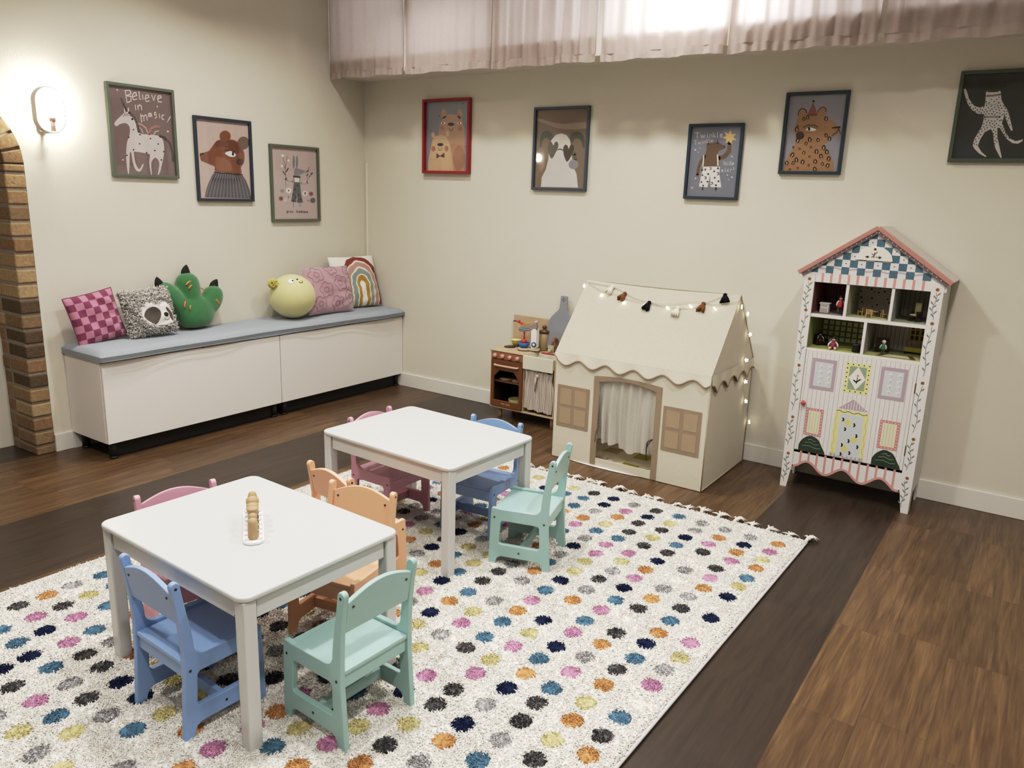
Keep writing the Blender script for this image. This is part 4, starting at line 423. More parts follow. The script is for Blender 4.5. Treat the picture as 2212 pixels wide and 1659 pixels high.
# fluffy sloth pillow
def fur_mesh(pts, nrm, cols, length, rad, lean=.5, flat=None, seed=1):
    """many small bent tufts in one mesh with per-vertex colour"""
    g = np.random.default_rng(seed); n = len(pts)
    nrm = nrm/np.linalg.norm(nrm, axis=1)[:, None]
    rnd = g.normal(size=(n, 3)); tan = rnd-nrm*(rnd*nrm).sum(1)[:, None]; tan /= np.linalg.norm(tan, axis=1)[:, None]
    bit = np.cross(nrm, tan); L = (length*(.75+.5*g.random(n)))[:, None] if np.isscalar(length) else (length*(.75+.5*g.random(n)))[:, None]
    R = rad*(.8+.4*g.random((n, 1))); k = (lean*(.4+1.0*g.random(n)))[:, None] if np.isscalar(lean) else lean[:, None]
    V = np.empty((n, 7, 3)); 
    for ring, (hh, ll, rr) in enumerate(((0, 0, .8), (.62, .35, 1.0))):
        c = pts+nrm*L*hh+tan*L*k*ll
        for j in range(3):
            a = 2*PI*j/3+ring*.5; V[:, ring*3+j] = c+(tan*math.cos(a)+bit*math.sin(a))*R*rr
    V[:, 6] = pts+nrm*L*1.0+tan*L*k*1.0
    base = (np.arange(n)*7)[:, None]
    T3 = np.array([[0, 1, 4], [0, 4, 3], [1, 2, 5], [1, 5, 4], [2, 0, 3], [2, 3, 5], [3, 4, 6], [4, 5, 6], [5, 3, 6]])
    F = (base[:, :, None]+T3[None]).reshape(-1, 3)
    me = bpy.data.meshes.new('tufts'); me.vertices.add(n*7); me.vertices.foreach_set('co', V.reshape(-1))
    nf = len(F); me.loops.add(nf*3); me.loops.foreach_set('vertex_index', F.reshape(-1).astype(np.int32))
    me.polygons.add(nf); me.polygons.foreach_set('loop_start', (np.arange(nf)*3).astype(np.int32)); me.polygons.foreach_set('use_smooth', np.ones(nf, bool))
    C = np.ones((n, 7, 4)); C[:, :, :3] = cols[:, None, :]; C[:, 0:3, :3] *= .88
    at = me.color_attributes.new('Col', 'FLOAT_COLOR', 'POINT'); at.data.foreach_set('color', C.reshape(-1))
    me.update(); me.validate(); return me
FURM = attr_mat('yarn')
def sub_lin(h): return np.array(lin(h)[:3])
GRY = mat('8f8a86', .95, .1)
r_, f_ = pillow('sloth_pillow', 'fluffy grey pillow with a smiling sloth face, between checkered pillow and green claw', .31, .275, .10, [GRY], (.155, -1.972, .768), L90, .24, -.06, n=24, seed=2)
g = np.random.default_rng(5); UV = g.random((3600, 2)); 
def inpoly(x, y, P):
    c = False; j = len(P)-1
    for i in range(len(P)):
        if (P[i][1] > y) != (P[j][1] > y) and x < (P[j][0]-P[i][0])*(y-P[i][1])/(P[j][1]-P[i][1])+P[i][0]: c = not c
        j = i
    return c
FACE = catmull([(.27, .46), (.30, .63), (.43, .73), (.54, .68), (.62, .62), (.72, .70), (.86, .66), (.95, .48), (.94, .27), (.84, .18), (.64, .17), (.44, .21), (.33, .31)], 4, True)
UV = np.array([q for q in UV if not inpoly(q[0], q[1], FACE)])
P_ = np.array([f_(u, v) for u, v in UV]); e = 1e-3
du = np.array([f_(min(1, u+e), v) for u, v in UV])-P_; dv = np.array([f_(u, min(1, v+e)) for u, v in UV])-P_
nr = np.cross(du, dv); nr[nr[:, 1] > 0] *= -1; nr += np.array([1e-9, -1e-6, 0])
wave = .5+.5*np.sin(UV[:, 1]*70+4*np.sin(UV[:, 0]*15))
cl = sub_lin('c9c3bd')[None]*(.45+.75*wave[:, None])*(.85+.3*g.random((len(UV), 1)))
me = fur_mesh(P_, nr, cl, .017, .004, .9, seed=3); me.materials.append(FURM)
o = bpy.data.objects.new('fur', me); COL.objects.link(o); o.parent = r_
def patch(f, poly, off, name, m, parent, n=70):
    xs = [p[0] for p in poly]; ys = [p[1] for p in poly]; b = MB(); idx = {}
    nu, nv = n, n; x0, x1, y0, y1 = max(0, min(xs)), min(1, max(xs)), max(0, min(ys)), min(1, max(ys))
    V = []; F = []
    for i in range(nu):
        for j in range(nv):
            if inpoly(x0+(x1-x0)*(i+.5)/nu, y0+(y1-y0)*(j+.5)/nv, poly):
                q = []
                for a, c in ((i, j), (i+1, j), (i+1, j+1), (i, j+1)):
                    if (a, c) not in idx: idx[(a, c)] = len(V); V.append(f(x0+(x1-x0)*a/nu, y0+(y1-y0)*c/nv, -1, off))
                    q.append(idx[(a, c)])
                F.append(q)
    return b.raw(V, F, smooth=True).build(name, m, parent)
pf = patch(f_, FACE, .010, 'face_patch', mat('e4ded8', .9), r_)
DKB = mat('4f463f', .9)
patch(f_, catmull([(.31, .42), (.40, .56), (.54, .59), (.65, .48), (.62, .34), (.52, .22), (.42, .26)], 4, True), .0118, 'eye_patch', DKB, pf)
patch(f_, catmull([(.80, .54), (.87, .5), (.93, .40), (.92, .26), (.87, .24), (.83, .38)], 4, True), .0118, 'eye_patch', DKB, pf)
patch(f_, catmull([(.70, .41), (.76, .44), (.81, .40), (.78, .34), (.72, .35)], 4, True), .0122, 'nose', mat('1c1716', .8), pf)
MB().tube([f_(u, v, -1, .0122) for u, v in catmull([(.70, .31), (.735, .275), (.79, .275), (.825, .315)], 4)], .0013, 5).build('mouth', mat('1c1716', .8), pf)

# green claw plush
cl_root = thing('claw_plush', 'green plush dinosaur claw with three black claws and orange stripes', 'plush toy', (.06, -1.62, .634))
cl_root.matrix_world = T(.118, -1.62, .632) @ Rz(L90) @ Rx(-.18) @ Rz(0)
def blob(name, balls, m, parent, res=.014):
    mb = bpy.data.metaballs.new('mb'); mb.resolution = res; mb.threshold = .3
    for (x, y, z, r, sx, sy, sz) in balls:
        e = mb.elements.new(type='ELLIPSOID'); e.co = (x, y, z); e.radius = r; e.size_x, e.size_y, e.size_z = sx, sy, sz
    o = bpy.data.objects.new('mb', mb); COL.objects.link(o); bpy.context.view_layer.update()
    me = bpy.data.meshes.new_from_object(o.evaluated_get(bpy.context.evaluated_depsgraph_get())); bpy.data.objects.remove(o)
    me.name = name; me.materials.clear(); me.materials.append(m); me.polygons.foreach_set('use_smooth', [True]*len(me.polygons))
    q = bpy.data.objects.new(name, me); COL.objects.link(q); q.parent = parent; return q
GREEN = mat('2b6c38', .75, .25, noise=.18, nscale=25, bump=.3, bscale=300, sheen=.5)
def loft(name, spine, m, parent, nseg=20):
    """closed soft tube: (x, z, rx, ry) rings along a spine in the local xz plane"""
    P = catmull([(a, b, c, d) for a, b, c, d in spine], 6); b = MB(); N = len(P); v = []; f = []
    for i, (x, z, rx, ry) in enumerate(P):
        tx = P[min(i+1, N-1)][0]-P[max(i-1, 0)][0]; tz = P[min(i+1, N-1)][1]-P[max(i-1, 0)][1]; l = math.hypot(tx, tz) or 1; tx /= l; tz /= l
        for k in range(nseg):
            a = 2*PI*k/nseg; v.append((x+tz*rx*math.cos(a), ry*math.sin(a), z-tx*rx*math.cos(a)))
    for i in range(N-1):
        for k in range(nseg): f.append((i*nseg+k, i*nseg+(k+1) % nseg, (i+1)*nseg+(k+1) % nseg, (i+1)*nseg+k))
    f += [tuple(range(nseg)), tuple((N-1)*nseg+k for k in range(nseg))]
    b.raw(v, f, 0, None, True); return b
b = loft('x', [(0, .0, .02, .015), (0, .012, .088, .05), (0, .05, .120, .072), (0, .10, .140, .078), (-.002, .15, .135, .07), (0, .19, .06, .05), (0, .2, .01, .01)], None, None)
def finger(pts): 
    q = loft('x', pts, None, None); n = len(b.v); b.v += q.v; b.f += [tuple(i+n for i in t) for t in q.f]; b.m += q.m; b.sm += q.sm
finger([(-.01, .12, .055, .055), (-.015, .19, .070, .060), (-.02, .26, .078, .064), (-.022, .31, .07, .058), (-.022, .34, .042, .036), (-.022, .347, .006, .006)])
finger([(-.04, .10, .06, .055), (-.10, .150, .068, .06), (-.155, .215, .068, .06), (-.19, .258, .056, .05), (-.212, .284, .026, .025), (-.215, .288, .004, .004)])
finger([(.04, .09, .06, .055), (.10, .135, .068, .06), (.142, .185, .070, .06), (.158, .228, .056, .05), (.163, .250, .024, .022), (.164, .253, .004, .004)])
bod = b.build('paw', GREEN, cl_root)
rm = bod.modifiers.new('merge', 'REMESH'); rm.mode = 'VOXEL'; rm.voxel_size = .008; rm.use_smooth_shade = True
sm_ = bod.modifiers.new('smooth', 'SMOOTH'); sm_.factor = .5; sm_.iterations = 4
for x, z, a in ((-.022, .338, 0), (-.205, .275, -.5), (.160, .242, .35)):
    q = loft('x', [(0, -.006, .031, .02), (.004, .02, .028, .018), (.012, .045, .016, .011), (.018, .06, .003, .003)], None, None)
    q.build('claw', mat('101012', .85), cl_root, loc=(x, 0, z), rot=(0, a, 0))
ORG = mat('d9772b', .8)
def stripe(x0, z0, x1, z1, d0, w=.009):
    P = catmull([(x0, -d0, z0), ((x0+x1)/2-.004, -d0-.002, (z0+z1)/2+.006), (x1, -d0+.006, z1)], 4)
    MB().tube(P, w, 8, taper=[.25+.9*math.sin(PI*k/(len(P)-1))**.7*(1-.5*k/(len(P)-1)) for k in range(len(P))]).build('stripe', ORG, cl_root)
stripe(-.070, .268, -.018, .293, .058, .006); stripe(-.058, .243, -.022, .266, .062, .006); stripe(.03, .245, .055, .225, .056, .005)
stripe(-.108, .132, -.088, .172, .062, .006); stripe(-.08, .112, -.064, .143, .072, .005); stripe(.12, .165, .155, .125, .055, .007)

# round yellow plush
yl = thing('round_plush', 'round yellow plush toy with a small smiling face, beside the pink flower pillow', 'plush toy', (.205, -.925, .63))
YEL = mat('cfc887', .85, .2, noise=.06, nscale=20, bump=.2, bscale=300, sheen=.4)
MB().ball(.158, .158, .152, 32, 20, M=T(0, 0, .150)).build('body', YEL, yl)
fz = np.random.default_rng(8); d = fz.normal(size=(420, 3)); d /= np.linalg.norm(d, axis=1)[:, None]
me = fur_mesh(d*.022, d, np.tile(sub_lin('e8da6a'), (420, 1))*(.8+.3*fz.random((420, 1))), .016, .003, .6, seed=9); me.materials.append(FURM)
o = bpy.data.objects.new('pom_pom', me); COL.objects.link(o); o.parent = yl; o.location = (-.02, -.145, .245)
def onball(az, el, off=0):
    return (math.cos(el)*math.cos(az)*(.158+off), math.cos(el)*math.sin(az)*(.158+off), .150+math.sin(el)*(.152+off))
fc = [math.radians(-22), math.radians(52)]
def disc(az, el, r, off, name, m, ry=None):
    c = Vector(onball(az, el, off)); nn = (c-Vector((0, 0, .15))).normalized(); q = nn.to_track_quat('Z', 'Y').to_matrix().to_4x4()
    MB().ball(r, ry or r, .0025, 14, 6, M=T(*c) @ q).build(name, m, yl)
a0 = math.radians(-26)
disc(a0-.30, math.radians(50), .022, .0, 'eye_white', mat('f1eee6', .6)); disc(a0-.20, math.radians(51), .007, .0025, 'eye', mat('141212', .5)); disc(a0+.16, math.radians(56), .007, .001, 'eye', mat('141212', .5))
MB().tube([onball(a0+az, math.radians(el), .001) for az, el in catmull([(.20, 47), (.27, 43.5), (.40, 44), (.47, 49.5)], 5)], .0022, 6).build('mouth', mat('141212', .5), yl)

# pink quilted flower pillow
FLW = mat('b08a94', .85, .2, bump=.3, bscale=350, sheen=.5)
r_, f_ = pillow('flower_pillow', 'dusty pink quilted pillow with stitched flowers, between yellow plush and rainbow pillow', .42, .345, .12, [FLW], (.225, -.612, .80), L90-.03, .24, .02, n=50, pinch=.05, seed=4, wob=.005)
b = MB()
for cx, cy_, s in ((.2, .82, .16), (.55, .95, .15), (.68, .62, .17), (.35, .5, .16), (.2, .22, .15), (.56, .2, .16), (.88, .33, .15), (.92, .85, .14), (.02, .55, .12)):
    P = []
    for k in range(60):
        a = 2*PI*k/60; r = s*(.72+.3*abs(math.sin(2.5*a))); u, v = cx+r*math.cos(a)*.85, cy_+r*math.sin(a)
        P.append(f_(min(.99, max(.01, u)), min(.99, max(.01, v)), -1, .0))
    b.tube(P, .0024, 5, closed=True)
    b.tube([f_(min(.99, max(.01, cx+s*.33*.85*math.cos(2*PI*k/24))), min(.99, max(.01, cy_+s*.33*math.sin(2*PI*k/24))), -1, 0) for k in range(24)], .0024, 5, closed=True)
b.build('stitching', mat('94697a', .9), r_)

# rainbow pillow
RB = [mat('e6e1d8', .9, .15, bump=.3, bscale=400), mat('8a4030', .95, .1, bump=.8, bscale=350), mat('c09482', .95, .1, bump=.8, bscale=350), mat('8d9c94', .95, .1, bump=.8, bscale=350), mat('b58a1e', .95, .1, bump=.8, bscale=350)]
def rainbow(u, v):
    dx = (u-.56)/.43; dy = (v-.42)/.56
    r = math.hypot(dx, dy) if v > .42 else abs(dx)
    r += .012*math.sin(40*v)+.01*math.sin(33*u)
    for lo, hi, k in ((.84, 1.02, 1), (.60, .79, 2), (.35, .54, 3), (.13, .30, 4)):
        if lo < r < hi: return k
    return 0
r_, f_ = pillow('rainbow_pillow', 'white pillow with a tufted rainbow, furthest right on the bench by the corner', .44, .40, .11, RB, (.135, -.252, .827), L90-.07, .30, .0, rainbow, n=120, seed=6, pinch=.06)
MB().tube(edge_loop(f_), .002, 6, closed=True).build('seam', mat('a8a498', .9), r_)

# ------------------------------------------------------------------ wall sconce
sc = thing('wall_sconce', 'white oval hoop wall light glowing brightly above the brick arch', 'wall lamp', (0, -2.39, 1.872))
SCW = mat('d8cfc4', .5)
def hoop(w, h, n=40):
    r = w/2; return [(a, b+(h/2-r if b > 0 else -(h/2-r))) for a, b in circ(0, 0, r, n)]
o = MB().solid([hoop(.150, .235), hoop(.138, .223)], .042, .001, 0, T(.088, 0, 0) @ YZ).build('hoop', SCW, sc)
MB().solid([hoop(.052, .11)], .012, .002, 0, T(.007, 0, -.055) @ YZ).box(.01, .085, -.009, .009, -.112, -.10).build('back_plate', SCW, sc)
MB().cyl(.012, -.104, -.05, 16, M=T(.085, .018, 0)).cyl(.016, -.055, -.018, 16, M=T(.085, .018, 0)).build('socket', mat('b8958a', .5), sc)
MB().ball(.030, .030, .034, 20, 12, M=T(.085, .018, .014)).build('bulb', mat('fff2d8', .5, emit=640), sc)

# ------------------------------------------------------------------ framed pictures
def picture(key, wall, a1, a2, z1, z2, fcol, bg, label, deep=.022, border=.017):
    w, h = a2-a1, z1-z2; ca, cz = (a1+a2)/2, (z1+z2)/2
    t = thing('framed_picture', label, 'picture', (0, ca, cz) if wall == 'L' else (ca, 0, cz), PI/2 if wall == 'L' else 0, group=None)
    fm = mat(fcol, .45, .4)
    MB().solid([rrect(-w/2, -h/2, w/2, h/2, .002, 1), rrect(-w/2+border, -h/2+border, w/2-border, h/2-border, .001, 1)[::-1]], deep-.002, .0015, 0, T(0, -deep/2-.001, 0) @ XZ).build('frame', fm, t)
    cols = [bg]; b = MB(); pw, ph = w/2-border+.004, h/2-border+.004
    b.box(-pw, pw, -.006, -.002, -ph, ph)
    for item in POSTER_ART[key].split(';'):
        c, lv, wd, pts = item.split(','); q = [float(x)/1000 for x in pts.split()]; pts = list(zip(q[::2], q[1::2])); wd = float(wd)/1000
        if c not in cols: cols.append(c)
        z = .0003*int(lv); M = T(0, -.006, 0) @ XZ
        if wd: b.stroke(pts, max(wd, .0012), cols.index(c), M, z)
        elif len(pts) > 2: b.raw([(x, y, z) for x, y in pts], [tuple(range(len(pts)))], cols.index(c), M)
    b.build('print', [mat(c, .55, .3, noise=.05 if i else .04, nscale=14) for i, c in enumerate(cols)], t)
    MB().box(-pw, pw, -.0105, -.0095, -ph, ph).build('glass_pane', glass_mat(), t)
    return t
picture('unicorn', 'L', -2.032, -1.615, 2.066, 1.549, '596155', '776360', 'green framed picture of a white spotted unicorn reading Believe in magic')
picture('bear', 'L', -1.491, -1.065, 1.936, 1.417, '2a3745', 'c0a9a2', 'navy framed picture of a brown bear in a grey pleated collar')
picture('rabbit', 'L', -.92, -.483, 1.805, 1.282, '596152', 'bdaba8', 'green framed picture of a grey rabbit in overalls reading grow kindness')
picture('red', 'B', .614, 1.045, 2.165, 1.652, '93120f', '85828e', 'red framed picture of two smiling bears, one wearing a bow tie', deep=.034, border=.019)
picture('panda', 'B', 1.573, 1.992, 2.082, 1.557, '3a4552', '7d6858', 'slate framed picture of a white panda in heart shaped sunglasses')
picture('twinkle', 'B', 2.661, 2.99, 1.957, 1.531, '283644', '7c7f8c', 'navy framed picture of a bear in white shorts, reading Twinkle Twinkle little star')
picture('leopard', 'B', 3.207, 3.535, 2.108, 1.681, '26343f', '918f99', 'navy framed picture of a leopard wearing a small party hat')
picture('cat', 'B', 4.032, 4.452, 2.172, 1.749, '47523f', '2a2c26', 'green framed picture of a white spotted cat dancing on black, furthest right')

# ------------------------------------------------------------------ tables
TBL = mat('c8c8c6', .28, .5)
def table(label, x0, x1, y0, y1, rz, zf=.010, zt=.482):
    cx_, cy_ = (x0+x1)/2, (y0+y1)/2; w, d = x1-x0, y1-y0
    t = thing('kids_table', label, 'table', (cx_, cy_, zf), rz); H = zt-zf
    MB().solid([rrect(-w/2, -d/2, w/2, d/2, .035, 8)], .016, .006, 0, T(0, 0, H-.008), res=3).build('table_top', TBL, t)
    a = MB(); ix, iy = w/2-.026, d/2-.026
    for s in (-1, 1):
        a.box(-ix+.03, ix-.03, s*iy-.008, s*iy+.008, H-.078, H-.016).box(s*ix-.008, s*ix+.008, -iy+.03, iy-.03, H-.078, H-.016)
    a.build('apron', TBL, t, bevel=.0015)
    for sx in (-1, 1):
        for sy_ in (-1, 1):
            MB().box(-.021, .021, -.021, .021, 0, H-.016, bev=.005).build('leg', TBL, t, loc=(sx*(w/2-.030), sy_*(d/2-.030), 0))
    MB().raw([(ix-.035+.003*math.cos(k*PI/4), -iy-.0085, H-.072+.003*math.sin(k*PI/4)) for k in range(8)], [tuple(range(8))]).build('screw', BLK, t)
    return t
table('white square kids table in front, holding the toy peg rack', 2.217, 2.975, -3.411, -2.834, math.radians(-2.2))
table('white square kids table behind, with a bare top', 2.006, 2.766, -2.303, -1.731, math.radians(-2.2))

# ------------------------------------------------------------------ kids chairs
def chair_panel():
    # side panel drawn with u = front to back, z up
    o = [(0, 0), (.031, 0), (.034, .022), (.041, .036), (.055, .043), (.212, .043), (.226, .036), (.233, .022), (.236, 0), (.268, 0)]
    o += [(.262, .08), (.255, .19), (.254, .27), (.259, .36), (.268, .43), (.2755, .472)]
    o += arc(.2625, .476, .0135, .1, PI-.25, 7)
    o += [(.240, .415), (.228, .345), (.2225, .30)] + arc(.190, .286, .032, -.05, -PI/2, 6)
    o += [(.05, .2525), (.020, .2555)] + arc(.016, .2485, .007, PI/2, PI, 3) + [(.006, .2)]
    h = rrect(.044, .098, .222, .202, .012, 4)
    h = [(x+(.006 if x < .13 else -.006)*(z-.098)/.104, z) for x, z in h]
    return o, h[::-1]
CW = .276
def make_chair(label, h):
    m = mat(h, .38, .45); t = thing('kids_chair', label, 'chair', group=None)
    o, hole = chair_panel(); TH = .0185
    for s in (-1, 1):
        f = MB().solid([[(u-.134, z) for u, z in o], [(u-.134, z) for u, z in hole]], TH, .003, 0, T(s*(CW/2-TH/2), 0, 0) @ YZ, res=2).build('side_frame', m, t)
        for u, z in ((.0235, .215), (.238, .215), (.134, .07), (.262, .472)):
            MB().cyl(.0042, -.0006, .0006, 10, M=Ry(PI/2)).build('screw_cap', mat('2c2a28', .4), f, loc=(s*(CW/2+.0004), u-.134, z))
    w = CW/2-TH
    MB().box(-w, w, -.122, .118, .229, .243, bev=.003).build('seat', m, t)
    bo = [(-w, .36)] + [(w, .36)] + [(w*(1-2*k/16), .455+.032*math.sin(PI*k/16)) for k in range(17)]
    br = MB().solid([bo], .0145, .0025, 0, T(0, .1145, 0) @ T(0, .0, .36) @ Rx(-.16) @ T(0, 0, -.36) @ XZ, res=2).build('backrest', m, t)
    for s in (-1, 1): MB().cyl(.004, -.009, .009, 10, M=Rx(PI/2-.16)).build('screw_cap', mat('2c2a28', .4), br, loc=(s*(w-.02), .127, .437))
    MB().box(-w, w, .098, .113, .188, .23, bev=.002).build('back_rail', m, t)
    MB().box(-w, w, -.122, -.107, .18, .229, bev=.002).build('front_rail', m, t)
    MB().box(-w, w, -.008, .008, .05, .088, bev=.002).build('stretcher', m, t)
    return t
def place_chair(t, x, y, deg): t.location = (x, y, .008); t.rotation_euler = (0, 0, math.radians(deg)); return t
BLU, MNT, PNK, PCH = '7c9dd0', '93bab7', 'cc8fa3', 'e6aa80'
c_b = make_chair('blue kids chair at the front table, nearest on the left', BLU)
place_chair(c_b, 2.643, -3.357, 177.4)
c_m = make_chair('mint green kids chair at the right side of the front table', MNT)
place_chair(c_m, 3.030, -3.117, -92.5)
c_p = make_chair('pink kids chair at the left side of the front table', PNK)
place_chair(c_p, 2.285, -3.125, 90-13.5)
c_o = make_chair('peach kids chair facing the front table from behind, its back to the other peach chair', PCH)
place_chair(c_o, 2.672, -2.805, 11)
d_ = dup(c_b, (2.521, -1.795, .008), math.radians(5), 'blue kids chair behind the bare rear table')
d_ = dup(c_m, (2.878, -1.925, .008), math.radians(-90+16), 'mint green kids chair at the right side of the bare rear table')
d_ = dup(c_p, (2.112, -1.968, .008), math.radians(90), 'pink kids chair at the left side of the bare rear table')
d_ = dup(c_o, (2.447, -2.505, .008), math.radians(180-8), 'peach kids chair facing the bare rear table, behind the other peach chair')

# ------------------------------------------------------------------ peg toy on the front table
ang = math.atan2(.155, -.204)-PI/2
rk = thing('peg_rack', 'small white rack holding a row of wooden peg dolls on the front table', 'toy rack', (2.6175, -3.1225, .4825), ang)
MB().solid([rrect(-.031, -.130, .031, .130, .026, 6)], .010, .003, 0, T(0, 0, .005)).build('tray', mat('f0edf0', .4), rk)
rb = MB()
for k in range(7): rb.box(.012, .026, -.113+k*.036-.002, -.113+k*.036+.002, .009, .016).box(-.026, -.013, -.113+k*.036-.002, -.113+k*.036+.002, .009, .016)
rb.build('divider', mat('f0edf0', .4), rk)['kind'] = 'stuff'
WD = mat('a8895f', .55, .3, noise=.15, nscale=60)
pegs = [([(.0105, 0), (.0115, .004), (.0112, .03), (.0105, .046), (.008, .053), (.003, .056)], 'nearest wooden peg doll in the rack, a tall plain cylinder with a domed top'),
 ([(.0105, 0), (.011, .004), (.0105, .032), (.006, .036), (.009, .042), (.0095, .048), (.006, .054), (.002, .056)], 'second nearest wooden peg doll, with a small round head'),
 ([(.0095, 0), (.0095, .03), (.0105, .044), (.0135, .054), (.0135, .058), (.002, .0585)], 'third wooden peg doll from the front, flaring to a flat top'),
 ([(.0105, 0), (.011, .03), (.0125, .044), (.0135, .054), (.002, .057)], 'fourth wooden peg doll from the front, with a flat cap'),
 ([(.0105, 0), (.011, .028), (.008, .034), (.0145, .046), (.014, .056), (.008, .062), (.002, .064)], 'fifth wooden peg doll from the front, with a wide mushroom head'),
 ([(.0105, 0), (.0115, .03), (.0108, .05), (.008, .062), (.002, .066)], 'furthest wooden peg doll in the rack, with a tall rounded top')]
for k, (pr, lb) in enumerate(pegs):
    y = -.099+k*.0385; p = Rz(ang) @ Vector((0, y, 0))
    o = MB().lathe([(r*1.4, z*1.15) for r, z in pr], 18).build('peg_doll', WD, None, (2.6175+p.x, -3.1225+p.y, .4925), (0, 0, ang)); tag(o, lb, 'peg doll', 'wooden peg dolls in the white rack')
    if k < 5: 
        q = MB()
        for zz, xx in ((.032, .0155), (.040, .0148), (.020, .0157)): q.ball(.002, .002, .003, 8, 6, M=T(xx*.98, -.002, zz))
        q.build('painted_face', mat('2a211a', .6), o)

# ------------------------------------------------------------------ shag rug
DOTS = ['......y.ydngdbgggo', '......y..bnpnygonp', '.........bgoddnpoy', '..........oyd.bdpo', '..........pbbddwdb', '...........g.pngpy', '...........npyowon', '....g..o...g.gpggw', '.....g.ng...ydnodn', '......y.y..ongbdbw', '......on.ydgbopwop', '........obdwpwbdny', '........ynbgonpobg', '.........poybyngdp', '..........npbpbpow', '...........gdyobyb', '...........ywpndod', '............pdgdyo', '.............dngd.', '.............yob..', '..........p...g...', 'gyb.....d.o.......', 'odpbg......bo.....', 'd.npd.n.y.p.......', '..bnbgdgbwo.......', '....dpbywg........', '......yg..........', '..................', '..................']
YC = dict(y='bfb277', b='466a82', o='b87e44', p='b27698', n='141d3c', d='3a393a', g='918f90', w='e2dbcf')
def rug():
    A = np.array([1.553, -.990]); ex = np.array([.9998, -.009]); ey = np.array([.018, .9998])     # rug corner, width and length directions
    t = thing('area_rug', 'thick cream shag rug with rows of multicoloured dots and a fringed end', 'rug', (1.553, -.99, 0))
    Wd, Ld = 2.262, 3.08
    def loc(u, v): return (ex*u-ey*v)       # u along width, v toward the viewer
    def quad(z, e=0): return [(*loc(-e, -e), z), (*loc(Wd+e, -e), z), (*loc(Wd+e, Ld+e), z), (*loc(-e, Ld+e), z)]
    b = MB(); q0, q1 = quad(.001), quad(.007); b.raw(q0+q1, [(0, 1, 2, 3), (7, 6, 5, 4), (0, 4, 5, 1), (1, 5, 6, 2), (2, 6, 7, 3), (3, 7, 4, 0)])
    b.build('backing', mat('e6e0d4', .9), t)
    M = np.array([[.12002, -.00213], [-.00086, -.10173]]); O = np.array([1.6777, -1.0998]); Mi = np.linalg.inv(M)     # dot lattice
    rg = random.Random(9); grid = np.array([[c if c != '.' else rg.choice('ybopndgwynobpdg') for c in r] for r in DOTS])
    jit = np.random.default_rng(2).normal(0, .005, (18, len(DOTS), 2))
    def paint(U, V, g, fuzz):
        P2 = A+U[:, None]*ex-V[:, None]*ey; ij = (P2-O) @ Mi; nn = np.round(ij).astype(int); f = (ij-nn) @ M
        ok = (nn[:, 0] >= 0) & (nn[:, 0] < 18) & (nn[:, 1] >= 0) & (nn[:, 1] < len(DOTS)); I, J = np.clip(nn[:, 0], 0, 17), np.clip(nn[:, 1], 0, len(DOTS)-1); j = jit[I, J]
        rr = np.where(ok, np.hypot((f[:, 0]-j[:, 0])/.0335, (f[:, 1]-j[:, 1])/.036)+g.normal(0, fuzz, len(U)), 9); dot = rr < 1
        col = np.tile(sub_lin('f1ece2'), (len(U), 1))*(.95+.1*g.random((len(U), 1))); ch = grid[J, I]
        for c in YC:
            m = dot & (ch == c); k = m.sum(); v = sub_lin(YC[c])[None]*(.75+.5*g.random((k, 1)))
            if c in 'dg': v = np.where(g.random((k, 1)) < .3, v*(2.6 if c == 'd' else 1.6), v*.75)
            col[m] = v
        return P2-A, rr, dot, col
    g = np.random.default_rng(21)
    def lump(P): return np.sin(P[:, 0]*61+2.2*np.sin(P[:, 1]*47))*np.sin(P[:, 1]*57+2*np.sin(P[:, 0]*43))+.6*np.sin(P[:, 0]*23+P[:, 1]*31)
    # dense pile body under the loose fibre ends
    nu, nv = 280, 380; uu, vv = np.meshgrid(np.linspace(.001, Wd-.001, nu), np.linspace(.001, Ld, nv)); uu, vv = uu.ravel(), vv.ravel()
    P, rr, dot, col = paint(uu, vv, g, .03); zz = .0135+.0024*lump(P)-.003*np.exp(-((rr-1)/.16)**2)+g.normal(0, .0012, len(uu)); zz[(uu < .01) | (uu > Wd-.01)] = .008
    me = bpy.data.meshes.new('pile_body'); idx = np.arange(nu*nv).reshape(nv, nu)
    F = np.stack([idx[:-1, :-1], idx[1:, :-1], idx[1:, 1:], idx[:-1, 1:]], -1).reshape(-1, 4)
    me.from_pydata(np.c_[P, zz].tolist(), [], F.tolist()); me.polygons.foreach_set('use_smooth', [True]*len(F))
    col[rr > 1] *= .93; at = me.color_attributes.new('Col', 'FLOAT_COLOR', 'POINT'); at.data.foreach_set('color', np.c_[col, np.ones(len(uu))].reshape(-1))
    YARN = attr_mat('shag_yarn'); me.materials.append(YARN); o = bpy.data.objects.new('pile_body', me); COL.objects.link(o); o.parent = t
    s = .0052; U, V = np.meshgrid(np.arange(.004, Wd-.003, s), np.arange(.004, Ld, s)); U = U.ravel(); V = V.ravel()
    U = np.clip(U+g.normal(0, s*.35, U.size), .002, Wd-.004); V = V+g.normal(0, s*.35, V.size)
    P, rr, dot, col = paint(U, V, g, .05)
    ln = np.where(dot, .0065, .0085+.0015*lump(P)); ln = np.where((rr < 1.22) & ~dot, ln*.8, ln)
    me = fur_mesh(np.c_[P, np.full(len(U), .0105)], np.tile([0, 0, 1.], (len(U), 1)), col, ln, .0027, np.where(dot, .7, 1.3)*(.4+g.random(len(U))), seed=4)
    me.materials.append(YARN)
    o = bpy.data.objects.new('pile', me); COL.objects.link(o); o.parent = t; o['kind'] = 'stuff'
    MB().tube([(*loc(Wd+.003, v), .009) for v in np.linspace(0, Ld, 40)], .006, 8).build('edge_binding', mat('c9c6c6', .9), t)
